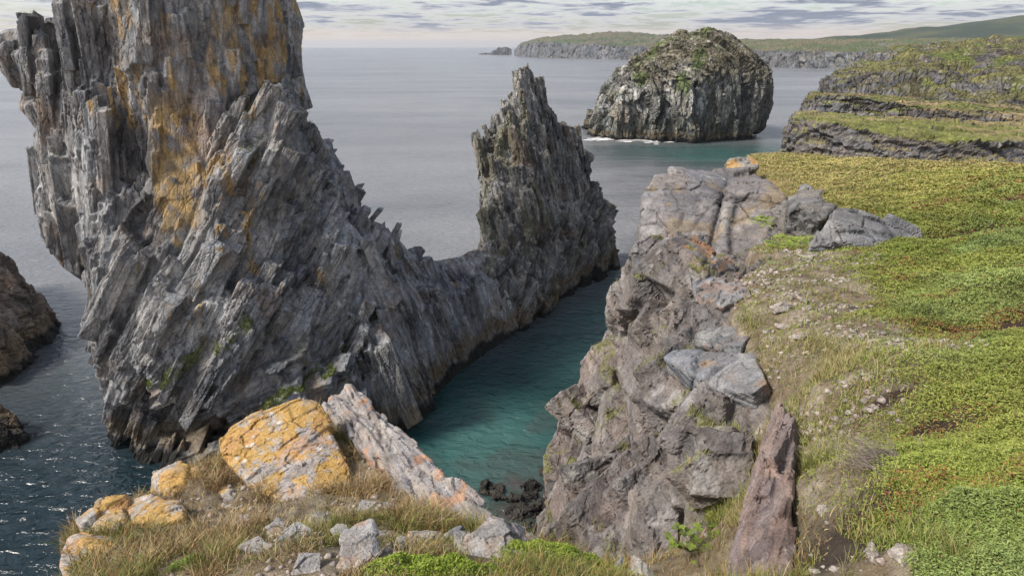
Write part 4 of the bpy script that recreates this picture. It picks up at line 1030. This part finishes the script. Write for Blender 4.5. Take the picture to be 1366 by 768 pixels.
LEDGE_STONES += [(505, 705, -2.95, .15, 'small white stone just left of the whitish blocky stone', .1), (455, 715, -2.85, .2, 'grey angular stone midway between the broad rock and the biggest boulder', .1),
    (395, 735, -2.75, .26, 'pale pinkish slab flush with the dry grass', .3), (320, 700, -3.2, .18, 'half-buried grey stone left of the pink-tinged rock', .15), (620, 742, -2.6, .22, 'tilted grey stone left of the largest pale rock', .1),
    (520, 665, -3.2, .16, 'mottled stone in rusty grass near the dipping slab', .2), (600, 668, -3.2, .14, 'small rough stone against the dipping slab', .2), (345, 745, -2.7, .2, 'speckled rock by the bottom left grass', .2)]
CUSHIONS = [(735, 748, -2.6, .34), (580, 764, -2.2, .33)]
def keep_off(x, y):
    m = np.ones_like(x)
    for q in LEDGE_STONES:
        o = PZ(q[0], q[1], q[2]); d = np.hypot(x - o[0], y - o[1]) / (q[3] * .62)
        m *= sstep(.75, 1.15, d)
    for q in CUSHIONS:
        o = PZ(*q[:3]); m *= .06 + .94 * sstep(.7, 1.1, np.hypot((x - o[0]) / q[3], (y - o[1]) / q[3] / .55))
    return m

# ------------------------------------------------------------------ vegetation
def leaf_mesh(P, S, C, seed, up=.7):
    """little leaves: one folded kite (4 verts, 2 tris) each, randomly turned"""
    r = RS(seed); n = len(P)
    nrm = r.randn(n, 3) * .6; nrm[:, 2] = np.abs(nrm[:, 2]) + up; nrm /= np.linalg.norm(nrm, axis=1)[:, None]
    a = np.cross(nrm, r.randn(n, 3)); a /= np.linalg.norm(a, axis=1)[:, None]; b2 = np.cross(nrm, a)
    L = S[:, None]
    V = np.stack([P - a * L, P + b2 * L * .3 + nrm * L * .1, P + a * L, P - b2 * L * .3 + nrm * L * .12], 1).reshape(-1, 3)
    b = np.arange(n) * 4
    f = np.concatenate([np.stack([b, b + 1, b + 2], 1), np.stack([b, b + 2, b + 3], 1)])
    me = mesh_faces('leaves', V, f)
    set_col(me, np.repeat(C, 4, axis=0))
    return me

def scatter(n, seed, rmin=1.2, rmax=30, a0=-1.0, a1=1.15, p=1.6):
    """points on the land, denser towards the viewer: radius ~ r^-p"""
    r = RS(seed); u = r.rand(n)
    e = 2 - p
    R = (rmin ** e + u * (rmax ** e - rmin ** e)) ** (1 / e)
    A = a0 + (a1 - a0) * r.rand(n)
    x = R * np.sin(A); y = R * np.cos(A)
    return x, y, R

def pick_col(r, cols, n):
    cols = np.array(cols); c = cols[r.randint(0, len(cols), n)]
    return c * (1 + .25 * (r.rand(n, 1) - .5)) 

def vegetation():
    r = RS(5)
    # --- low heath mat on the plateau
    x, y, R = scatter(2500000, 11, 1.4, 30, .1, 1.12, 1.5)
    z, s = gz(x, y); V = veg_fields(x, y, s)
    w = np.where(V['right'], 1 - V['edge'] * .93, 0) * (1 - .85 * np.clip(V['peat'] * 1.3, 0, 1)) * (s > .05)
    k = r.rand(len(x)) < w
    x, y, z, R = x[k], y[k], z[k], R[k]; V = {q: V[q][k] for q in V}
    n = len(x); P = np.stack([x, y, z], 1)
    lift = (.3 + .7 * r.rand(n) ** 1.3) * (.01 + .075 * sstep(-.5, .7, fbm(P / .28, 3, 9)))
    P[:, 2] += lift
    lush = np.array([(.125, .155, .026), (.11, .14, .022), (.145, .168, .034), (.095, .122, .022)])
    blue = np.array([(.15, .20, .065), (.125, .18, .05), (.18, .225, .085), (.115, .155, .045)])
    yel = np.array([(.205, .21, .05), (.185, .197, .042), (.235, .225, .065), (.16, .175, .036)])
    red = np.array([(.19, .065, .03), (.14, .05, .028), (.21, .10, .03), (.12, .075, .03)])
    dry = np.array([(.34, .27, .12), (.28, .23, .10), (.26, .24, .08)])
    t = r.randint(0, 4, n)
    wb = np.clip(V['blue'] * .8 + .25 * (r.rand(n) - .5), 0, 1)[:, None]
    c = lush[t] * (1 - wb) + blue[t] * wb
    fary = sstep(9, 17, y) * .62 + .12
    wy = np.clip(fary + .35 * (1 - V['lush']) - .2 * V['blue'] + .3 * (r.rand(n) - .5), 0, 1)[:, None]
    c = c * (1 - wy) + yel[t] * wy
    c = np.where((r.rand(n) < np.clip(V['red'] * .36 + V['peat'] * .5, 0, 1) * .9 + .006)[:, None], red[t], c)
    c = np.where((r.rand(n) < V['dry'] * .7)[:, None], dry[t % 3], c)
    c = c * (.9 + .2 * r.rand(n, 1)) * 1.32 * (1 + .3 * fbm(P / .45, 3, 61) + .15 * fbm(P / 2.2, 2, 62))[:, None]
    S = (.0032 + .0017 * R) * (.6 + .8 * r.rand(n))
    me = leaf_mesh(P, S, c, 12)
    link('heath', me, M_LEAF, 'low green crowberry and juniper mat covering the clifftop plateau', None, None, 'stuff')
    # --- short grass blades through the plateau and along its edge
    x, y, R = scatter(450000, 21, 1.4, 30, .05, 1.12, 1.5)
    z, s = gz(x, y); V = veg_fields(x, y, s)
    p = np.stack([x, y, 0 * x], 1)
    clump = sstep(-.1, .5, fbm(p / .35, 3, 33))
    w = np.where(V['right'], .28 + .5 * V['edge'] * clump + .25 * V['dry'] + .2 * V['lush'] * clump, 0) * (1 - np.clip(V['peat'], 0, 1)) * (s > -.05)
    trod = V['edge'] * (y > 4.2) * (y < 9.5) ; w = w * (1 - .8 * trod)
    k = r.rand(len(x)) < w
    x, y, z, R = x[k], y[k], z[k], R[k]; V = {q: V[q][k] for q in V}; clump = clump[k]; s = s[k]
    n = len(x); P = np.stack([x, y, z - .005], 1)
    g = np.array([(.17, .22, .03), (.22, .26, .05), (.13, .19, .03)]); d = np.array([(.36, .29, .13), (.30, .25, .11), (.25, .24, .08)])
    t = r.randint(0, 3, n)
    isdry = r.rand(n) < np.clip(.12 + .5 * V['edge'] + .6 * V['dry'], 0, .85)
    c = np.where(isdry[:, None], d[t], g[t]) * (.75 + .5 * r.rand(n, 1))
    H = (.035 + .07 * r.rand(n) * (.35 + V['edge'] * clump)) * (1 + .02 * R)
    Wd = (.0022 + .00075 * R) * (.7 + .6 * r.rand(n))
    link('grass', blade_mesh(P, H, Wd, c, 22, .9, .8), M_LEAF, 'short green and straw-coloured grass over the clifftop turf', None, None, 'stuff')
    # --- rougher dry grass on the near ledge and in the gully
    x, y, R = scatter(600000, 31, 1.3, 8, -1.05, .62, 1.0)
    z, s = gz(x, y)
    p = np.stack([x, y, 0 * x], 1)
    right = x > 1.3 + .12 * y
    clump = sstep(-.25, .45, fbm(p / .3, 3, 43)); patch = sstep(-.3, .3, fbm(p / .7, 2, 47))
    gully = (x > .55) & (~right)
    w = np.where(right, 0, .1 + .85 * clump * (.35 + .65 * patch)) * (s > .03); w = np.where(gully, w * .85, w) * keep_off(x, y)
    k = r.rand(len(x)) < w
    x, y, z, R = x[k], y[k], z[k], R[k]; clump = clump[k]; gully = gully[k]; p = p[k]
    n = len(x); P = np.stack([x, y, z - .008], 1)
    d = np.array([(.42, .31, .15), (.35, .26, .13), (.46, .36, .2), (.30, .21, .12)]); g = np.array([(.20, .21, .05), (.15, .18, .035), (.24, .24, .07), (.17, .17, .06)])
    rd = np.array([(.30, .15, .06), (.34, .2, .08), (.27, .16, .08), (.26, .13, .06)])
    t = r.randint(0, 4, n); f = fbm(p / .45, 2, 53)
    c = np.where((r.rand(n) < np.clip(.35 + .8 * f + .3 * gully, .05, .95))[:, None], g[t], d[t])
    c = np.where((r.rand(n) < .16)[:, None], rd[t], c) * (.75 + .5 * r.rand(n, 1))
    H = (.05 + .17 * r.rand(n) ** 1.6 * (.25 + clump)) * np.clip((R - .6) / 2.6, .3, 1) * np.where(gully, .8, 1)
    Wd = (.0022 + .0006 * R) * (.7 + .6 * r.rand(n))
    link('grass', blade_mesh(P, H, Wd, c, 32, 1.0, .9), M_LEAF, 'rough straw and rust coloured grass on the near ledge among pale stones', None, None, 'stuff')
    # --- tufted grass hanging over the plateau rim
    x, y, R = scatter(720000, 41, 1.5, 7.5, .25, .95, 1.0)
    z, s = gz(x, y); p = np.stack([x, y, 0 * x], 1)
    right = x > 1.15 + .12 * y
    clump = sstep(-.2, .4, fbm(p / .22, 3, 63)) * sstep(-.45, .2, fbm(p / .6, 2, 67))
    hq = PZ(1125, 735, -2.15); hol = np.exp(-(((x - hq[0]) / .3) ** 2 + ((y - hq[1]) / .17) ** 2))
    w = np.where(right, (1 - sstep(.35, .75, np.minimum(s, rim_dist(x, y)))) * clump * np.where(y > 4.3, .15, 1.), 0) * (s > -.06) * (1 - np.clip(1.5 * hol, 0, 1))
    k = r.rand(len(x)) < w
    x, y, z, R, s = x[k], y[k], z[k], R[k], s[k]; clump = clump[k]; p = p[k]; n = len(x)
    P = np.stack([x, y, z - .008], 1); t = r.randint(0, 4, n)
    d = np.array([(.40, .34, .17), (.34, .29, .14), (.30, .27, .11), (.36, .27, .13)]); g = np.array([(.24, .27, .07), (.19, .23, .05), (.27, .28, .09), (.17, .2, .05)])
    c = np.where((r.rand(n) < np.clip(.55 + .7 * fbm(p / .4, 2, 69), .1, .9))[:, None], g[t], d[t]) * (.75 + .5 * r.rand(n, 1))
    H = .05 + .16 * r.rand(n) ** 1.3 * (.2 + clump)
    Wd = (.0018 + .0005 * R) * (.7 + .6 * r.rand(n))
    link('grass', blade_mesh(P, H, Wd, c, 42, 1.0, .9), M_LEAF, 'fine pale tufted grass along the rim of the plateau above the reddish rib', None, None, 'stuff')
    print('blades', n)
vegetation()
print('veg', time.time() - T0)

# bright cushions of moss-green heath at the bottom edge
def cushion(cx, cy, rx, ry, hgt, n, label, cols, seed, name='cushion_plant', cat='plant', S=.009):
    r = RS(seed)
    th = r.rand(n) * 2 * PI; q = np.sqrt(r.rand(n))
    q = q * (1 + .18 * np.sin(3 * th + seed) + .1 * np.sin(7 * th))
    x = cx + rx * q * np.cos(th); y = cy + ry * q * np.sin(th)
    z, s = gz(x, y); k = s > .0; x, y, z, q = x[k], y[k], z[k], q[k]; n = len(x)
    P = np.stack([x, y, z], 1)
    P[:, 2] += hgt * np.clip(1 - q ** 2.5, 0, 1) * (.65 + .45 * r.rand(n)) + .02 * fbm(P / .08, 2, seed) + .004
    c = pick_col(r, cols, n) * (.7 + .6 * r.rand(n, 1))
    me = leaf_mesh(P, S * (.6 + .8 * r.rand(n)), c, seed, .5)
    link(name, me, M_LEAF, label, cat)
LUSH = [(.17, .24, .02), (.21, .28, .03), (.13, .19, .015), (.24, .28, .05)]
q = PZ(735, 748, -2.6); cushion(q[0], q[1], .33, .2, .12, 9000, 'bright green moss-like cushion at the gully lip beside the low slab end', LUSH, 71)
q = PZ(580, 764, -2.2); cushion(q[0], q[1], .34, .13, .07, 8000, 'bright green cushion at the bottom centre of the near ledge', LUSH, 72)
q = PZ(250, 752, -2.75); cushion(q[0], q[1], .12, .07, .07, 2500, 'small green tuft in the dry grass under the orange boulders', [(.13, .2, .03), (.1, .16, .02), (.2, .22, .05)], 73)

# leafy herbs in the gully
def herb(px, py, z, n, label, seed, size=.05, spread=.14, cols=LUSH):
    r = RS(seed); o = PZ(px, py, z)
    e = bpy.data.objects.new('herb', None); COL.objects.link(e); e.location = o; e['label'] = label; e['category'] = 'plant'
    V, F, C = [], [], []
    SV, SF = [], []
    for i in range(n):
        a = r.rand() * 2 * PI; rr = spread * math.sqrt(r.rand()); h = .05 + .10 * r.rand()
        c = np.array([rr * math.cos(a), rr * math.sin(a), h])
        b0 = len(SV)
        for t_ in (0, 1):
            p = c * np.array([t_ * .9 + .1, t_ * .9 + .1, t_])
            SV += [p + [.002, 0, 0], p + [-.001, .0017, 0], p + [-.001, -.0017, 0]]
        for j in range(3): SF.append((b0 + j, b0 + (j + 1) % 3, b0 + 3 + (j + 1) % 3, b0 + 3 + j))
        base = np.array(cols[r.randint(len(cols))]) * (.75 + .5 * r.rand())
        for j in range(5):                                   # a whorl of pointed leaves
            th = a + j * 2 * PI / 5 + .3 * r.rand(); L = size * (.6 + .6 * r.rand()); dv = np.array([math.cos(th), math.sin(th), .25 - .5 * r.rand()])
            sd = np.array([-math.sin(th), math.cos(th), 0]) * L * .32
            b1 = len(V); V += [c, c + dv * L * .5 + sd, c + dv * L, c + dv * L * .5 - sd]; F += [(b1, b1 + 1, b1 + 2), (b1, b1 + 2, b1 + 3)]; C += [base] * 4
    me = mesh_faces('leaves', np.array(V), F); set_col(me, np.array(C)); link('leaves', me, M_LEAF, parent=e)
    ms = mesh_faces('stem', np.array(SV), SF); set_col(ms, np.tile([.13, .15, .04], (len(SV), 1))); link('stem', ms, M_LEAF, parent=e)
herb(925, 735, -3.35, 46, 'leafy green herb low in the gully beside the reddish rib', 81, .032, .2, [(.13, .18, .025), (.16, .21, .035), (.10, .14, .02)])
herb(950, 690, -3.6, 34, 'yellowish leafy herb on the rock shelf higher in the gully', 82, .045, .16, [(.22, .24, .04), (.26, .25, .06), (.17, .2, .03)])
herb(960, 610, -3.85, 26, 'tuft of dull green leaves in the dark corner under the flat-topped slab', 83, .04, .15, [(.15, .15, .04), (.12, .14, .03)])
herb(1030, 300, -4.15, 60, 'green leafy tuft growing in the cleft beside the rock outcrop', 84, .09, .5)
herb(1048, 330, -3.4, 40, 'bright low tuft at the near foot of the rock outcrop', 85, .08, .35)

# dead twigs
def twigs(px, py, z, n, seed):
    r = RS(seed); o = PZ(px, py, z); o[2] = float(gz(o[:1], o[1:2])[0][0]) + .02; V, F, C = [], [], []
    e = bpy.data.objects.new('dead_bush', None); COL.objects.link(e); e.location = o
    e['label'] = 'flattened bush of bare grey twigs hanging over the soil hollow'; e['category'] = 'bush'
    for i in range(n):
        p = np.array([r.randn() * .085, r.randn() * .07, .02 + .03 * r.rand()]); a = 2.3 + .45 * r.randn(); L = .08 + .12 * r.rand(); w = .0016
        d = np.array([math.cos(a), math.sin(a), -.1 + .35 * r.randn()]) * L
        b = len(V); k = np.array([0, 0, 1.]); s = np.cross(d, k); s = s / (np.linalg.norm(s) + 1e-9) * w
        mid = d * .5 + np.array([0, 0, .02 * r.randn()])
        for q_, f_ in ((p, 1.), (p + mid, .8), (p + d, .3)):
            V += [q_ + s * f_, q_ - s * .5 * f_ + k * w * f_, q_ - s * .5 * f_ - k * w * f_]
        for u in (0, 3):
            for j in range(3): F.append((b + u + j, b + u + (j + 1) % 3, b + u + 3 + (j + 1) % 3, b + u + 3 + j))
        C += [np.array([.30, .25, .22]) * (.6 + .7 * r.rand())] * 9
    me = mesh_faces('twigs', np.array(V), F); set_col(me, np.array(C)); link('twigs', me, M_LEAF, parent=e)
twigs(1165, 650, -2.13, 190, 91)

# ------------------------------------------------------------------ stones
_ST = []
def stone_mesh(seed, voxel=.03):
    r = RS(seed); R = Rough()
    R.hull([np.array([r.randn() * .5, r.randn() * .4, r.randn() * .28]) for _ in range(14)])
    me = R.skin(voxel, smooth=2)
    t, c = fracture(me, [dict(cell=(.5, .8, .6), amp=.06, tilt=1.3, crack=.04, cw=.04, cp=.6, frames=[frame(r.randn(3), r.randn(3))], seed=seed, tint=.3), dict(cell=(.14, .2, .2), amp=.012, tilt=1.2, frames=[frame(r.randn(3), r.randn(3))], seed=seed + 1, tint=.3)])
    return me, t, c
def stone(px, py, z, w, label, seed, cols=((.2, .19, .18), (.40, .38, .35)), org=0., group=None, rz=None, flat=.7, name='stone', cat='stone', sink=.12):
    me, t, c = stone_mesh(seed)
    v = get_v(me); v = v - v.mean(0); ext = v[:, 0].max() - v[:, 0].min()
    k = w / ext; a = rz if rz is not None else RS(seed).rand() * 6
    v = v * np.array([k, k, k * flat]); v = np.stack([v[:, 0] * math.cos(a) - v[:, 1] * math.sin(a), v[:, 0] * math.sin(a) + v[:, 1] * math.cos(a), v[:, 2]], 1)
    put_v(me, v)
    rock_col(me, t, c, cols[0], cols[1], .12, seed, stack=False, lichen=lich_pale(seed, .06, org, .4, (.45, .22, .08), .2))
    o = PZ(px, py, z); gzv, _ = gz(np.array([o[0]]), np.array([o[1]]))
    ob = link(name, me, M_BOULDER, label, cat, group)
    ob.location = (o[0], o[1], float(gzv[0]) - float(v[:, 2].min()) * (1 - 2 * sink) * .8)
    return ob
GS = 'loose stones on the near ledge'
for i, (px, py, z, w, lab, og) in enumerate(LEDGE_STONES):
    stone(px, py, z, w * .8, lab, 400 + i * 3, org=og, group=GS, cols=((.17, .16, .15), (.36, .34, .32)) if i not in (3, 12) else ((.12, .125, .14), (.26, .27, .29)))
GP_ = 'stones lying on the plateau edge'
for i, (px, py, z, w, lab) in enumerate([
    (1088, 722, -2.42, .11, 'tan flat stone at the mouth of the soil hollow'), (1065, 470, -2.75, .2, 'flat pinkish stone on the trodden strip beside the slab'), (1045, 440, -2.85, .2, 'pale stone on the trodden strip behind the flat pinkish one'),
    (1010, 395, -3.0, .25, 'grey stone at the turf edge above the layered slab'), (1040, 425, -2.9, .3, 'wide low stone in the middle of the trodden strip'), (1075, 345, -3.1, .3, 'whitish stone near the long dark boulder'),
    (1332, 515, -2.0, .07, 'tiny grey pebble alone on the green mat'), (1160, 757, -2.0, .14, 'pale crumbling rock at the bottom of the plateau edge'), (1195, 760, -1.95, .14, 'grey rock on the bottom edge under the dead bush'), (1025, 560, -2.75, .15, 'dark stone against the top of the reddish rib')]):
    stone(px, py, z, w, lab, 500 + i * 3, group=GP_, cols=((.22, .19, .165), (.42, .37, .32)))
# rubble too small to count on the bare strip
def rubble():
    r = RS(77); n = 9000
    x, y, R = scatter(n * 9, 78, 1.6, 14, -.95, .95, 1.1)
    z, s = gz(x, y); V = veg_fields(x, y, s); p = np.stack([x, y, 0 * x], 1)
    w = np.where(V['right'], V['edge'] * .8 * (y > 3), .12) * sstep(-.2, .4, fbm(p / .35, 3, 71)) * (s > .03)
    k = r.rand(len(x)) < w; x, y, z, R = x[k], y[k], z[k], R[k]; n = min(len(x), 14000); x, y, z, R = x[:n], y[:n], z[:n], R[:n]
    base = np.array([(1, 0, 0), (-1, .1, 0), (.1, 1, 0), (0, -1, .1), (0, 0, .7), (0, .1, -.6)]) * 1.
    F0 = np.array([(0, 2, 4), (2, 1, 4), (1, 3, 4), (3, 0, 4), (2, 0, 5), (1, 2, 5), (3, 1, 5), (0, 3, 5)])
    S = (.006 + .02 * r.rand(n) ** 2.5) * (1 + .12 * R)
    V_ = base[None] * (1 + .5 * (r.rand(n, 6, 3) - .5)); a = r.rand(n) * 6
    ca, sa = np.cos(a)[:, None], np.sin(a)[:, None]
    V_ = np.stack([V_[:, :, 0] * ca - V_[:, :, 1] * sa, V_[:, :, 0] * sa + V_[:, :, 1] * ca, V_[:, :, 2]], 2) * S[:, None, None]
    V_ = V_ + np.stack([x, y, z + .2 * S], 1)[:, None, :]
    F = (F0[None] + (np.arange(n) * 6)[:, None, None]).reshape(-1, 3)
    me = mesh_faces('rubble', V_.reshape(-1, 3), F)
    c = pick_col(r, [(.30, .26, .23), (.38, .33, .29), (.22, .19, .17), (.34, .27, .23)], n)
    set_col(me, np.repeat(c, 6, axis=0))
    link('rubble', me, M_BOULDER, 'small broken stones strewn over the bare ground', None, None, 'stuff')
rubble()

# foam where the swell breaks at the dome's foot
def foam():
    r = RS(5); V, F = [], []
    for i in range(130):
        u = r.rand(); px = 790 + 100 * u + 6 * math.sin(i); py = 184.5 + 5 * u + 1.2 * r.randn() + 1.5 * math.sin(u * 17)
        o = PZ(px, py, -EYE); m = 6; b = len(V); s = .25 + .8 * r.rand() ** 2
        for j in range(m):
            t = 2 * PI * j / m; q = s * (.6 + .7 * r.rand())
            V.append((o[0] + 1.6 * q * math.cos(t), o[1] + q * math.sin(t), .03 + .001 * i))
        F += [(b, b + j, b + j + 1) for j in range(1, m - 1)]
    me = mesh_faces('foam', np.array(V), F)
    m, nt, bs = node_mat('foam'); bs.inputs['Base Color'].default_value = (.7, .72, .72, 1); bs.inputs['Roughness'].default_value = .9
    n = nt.nodes.new('ShaderNodeTexNoise'); n.inputs['Scale'].default_value = 3; mr = nt.nodes.new('ShaderNodeMapRange'); mr.inputs['To Min'].default_value = .45; mr.inputs['To Max'].default_value = .9
    nt.links.new(n.outputs['Fac'], mr.inputs['Value']); nt.links.new(mr.outputs['Result'], bs.inputs['Base Color'])
    link('foam', me, m, 'white foam where swell breaks along the foot of the domed stack', None, None, 'stuff')
foam()

# ------------------------------------------------------------------ air
def haze():
    x0, x1, y0, y1, z0, z1 = -14500, 14500, -50, 14500, -6, 120
    v = [(x, y, z) for z in (z0, z1) for y in (y0, y1) for x in (x0, x1)]
    f = [(0, 2, 3, 1), (4, 5, 7, 6), (0, 1, 5, 4), (2, 6, 7, 3), (0, 4, 6, 2), (1, 3, 7, 5)]
    me = mesh_faces('haze', np.array(v, float), f)
    m = bpy.data.materials.new('haze'); m.use_nodes = True; nt = m.node_tree; nt.nodes.clear()
    o = nt.nodes.new('ShaderNodeOutputMaterial'); p = nt.nodes.new('ShaderNodeVolumePrincipled')
    p.inputs['Color'].default_value = (.82, .88, .95, 1); p.inputs['Density'].default_value = HAZE; p.inputs['Anisotropy'].default_value = .2
    nt.links.new(p.outputs['Volume'], o.inputs['Volume'])
    link('haze', me, m, 'thin sea haze softening the far coast', None, None, 'stuff')
HAZE = 0.00013
haze()

# ------------------------------------------------------------------ light
SUN_EL, SUN_AZ = math.radians(46), math.radians(-108)         # azimuth from +Y, negative = left
w = bpy.data.worlds.new('World'); scene.world = w; w.use_nodes = True
nt = w.node_tree; N = nt.nodes.new; Lk = nt.links.new
bg = nt.nodes['Background']
sky = N('ShaderNodeTexSky'); sky.sky_type = 'NISHITA'; sky.sun_disc = False; sky.sun_elevation = SUN_EL; sky.sun_rotation = SUN_AZ
sky.air_density = 1.; sky.dust_density = 2.
tc = N('ShaderNodeTexCoord'); sp = N('ShaderNodeSeparateXYZ'); Lk(tc.outputs['Generated'], sp.inputs[0])
mxz = N('ShaderNodeMath'); mxz.operation = 'MAXIMUM'; mxz.inputs[1].default_value = 0.0; Lk(sp.outputs['Z'], mxz.inputs[0])
ad = N('ShaderNodeMath'); ad.operation = 'ADD'; ad.inputs[1].default_value = .045; Lk(mxz.outputs[0], ad.inputs[0])
dv = N('ShaderNodeVectorMath'); dv.operation = 'DIVIDE'
cb = N('ShaderNodeCombineXYZ'); [Lk(ad.outputs[0], cb.inputs[k]) for k in range(3)]
Lk(tc.outputs['Generated'], dv.inputs[0]); Lk(cb.outputs[0], dv.inputs[1])
n1 = N('ShaderNodeTexNoise'); n1.inputs['Scale'].default_value = 1.3; n1.inputs['Detail'].default_value = 9; n1.inputs['Roughness'].default_value = .62; n1.inputs['Distortion'].default_value = .35
Lk(dv.outputs[0], n1.inputs['Vector'])
n2 = N('ShaderNodeTexNoise'); n2.inputs['Scale'].default_value = .28; n2.inputs['Detail'].default_value = 4
Lk(dv.outputs[0], n2.inputs['Vector'])
sm = N('ShaderNodeMath'); sm.operation = 'MULTIPLY_ADD'; sm.inputs[1].default_value = .7; Lk(n2.outputs['Fac'], sm.inputs[0]); Lk(n1.outputs['Fac'], sm.inputs[2])
cl = N('ShaderNodeMapRange'); cl.inputs['From Min'].default_value = .74; cl.inputs['From Max'].default_value = .93; Lk(sm.outputs[0], cl.inputs['Value'])
cr = N('ShaderNodeValToRGB'); e = cr.color_ramp.elements                     # cloud tone by thickness
e[0].position = 0; e[0].color = (7.4, 7.1, 7.0, 1); e[1].position = 1; e[1].color = (1.45, 1.65, 2.15, 1)
n3 = N('ShaderNodeMapRange'); n3.inputs['From Min'].default_value = .76; n3.inputs['From Max'].default_value = .97; Lk(sm.outputs[0], n3.inputs['Value'])
Lk(n3.outputs[0], cr.inputs['Fac'])
m1 = N('ShaderNodeMix'); m1.data_type = 'RGBA'; Lk(cl.outputs[0], m1.inputs['Factor']); Lk(sky.outputs[0], m1.inputs['A']); Lk(cr.outputs[0], m1.inputs['B'])
# pale warm bank along the horizon, seaward
hz = N('ShaderNodeMapRange'); hz.inputs['From Min'].default_value = .004; hz.inputs['From Max'].default_value = .034; hz.inputs['To Min'].default_value = .85; hz.inputs['To Max'].default_value = 0
hz.interpolation_type = 'SMOOTHSTEP'; Lk(sp.outputs['Z'], hz.inputs['Value'])
m2 = N('ShaderNodeMix'); m2.data_type = 'RGBA'; m2.inputs['B'].default_value = (6.9, 5.4, 4.2, 1); Lk(hz.outputs[0], m2.inputs['Factor']); Lk(m1.outputs['Result'], m2.inputs['A'])
Lk(m2.outputs['Result'], bg.inputs['Color']); bg.inputs['Strength'].default_value = .055

sun = bpy.data.lights.new('sun', 'SUN'); sun.energy = 1.5; sun.angle = math.radians(12); sun.color = (1, .93, .84)
so = bpy.data.objects.new('sun', sun); COL.objects.link(so)
sd = Vector((math.sin(SUN_AZ) * math.cos(SUN_EL), math.cos(SUN_AZ) * math.cos(SUN_EL), math.sin(SUN_EL)))
so.rotation_euler = sd.to_track_quat('Z', 'Y').to_euler(); so.location = sd * 200

cam = bpy.data.cameras.new('camera'); co = bpy.data.objects.new('camera', cam); COL.objects.link(co)
co.location = (0, 0, EYE); co.rotation_euler = (PI / 2 - PITCH, 0, 0)
cam.sensor_fit = 'HORIZONTAL'; cam.sensor_width = 36; cam.lens = FPX / 1366 * 36; cam.clip_start = .1; cam.clip_end = 40000
scene.camera = co
vs = scene.view_settings; vs.view_transform = 'Standard'; vs.look = 'None'; vs.gamma = 1; vs.exposure = 1.72
cy = scene.cycles; cy.use_denoising = True; cy.max_bounces = 6; cy.diffuse_bounces = 3; cy.glossy_bounces = 3; cy.volume_bounces = 0; cy.transparent_max_bounces = 4
try: cy.denoiser = 'OPENIMAGEDENOISE'
except Exception: pass
print('done', time.time() - T0, sum(len(m.vertices) for m in bpy.data.meshes))
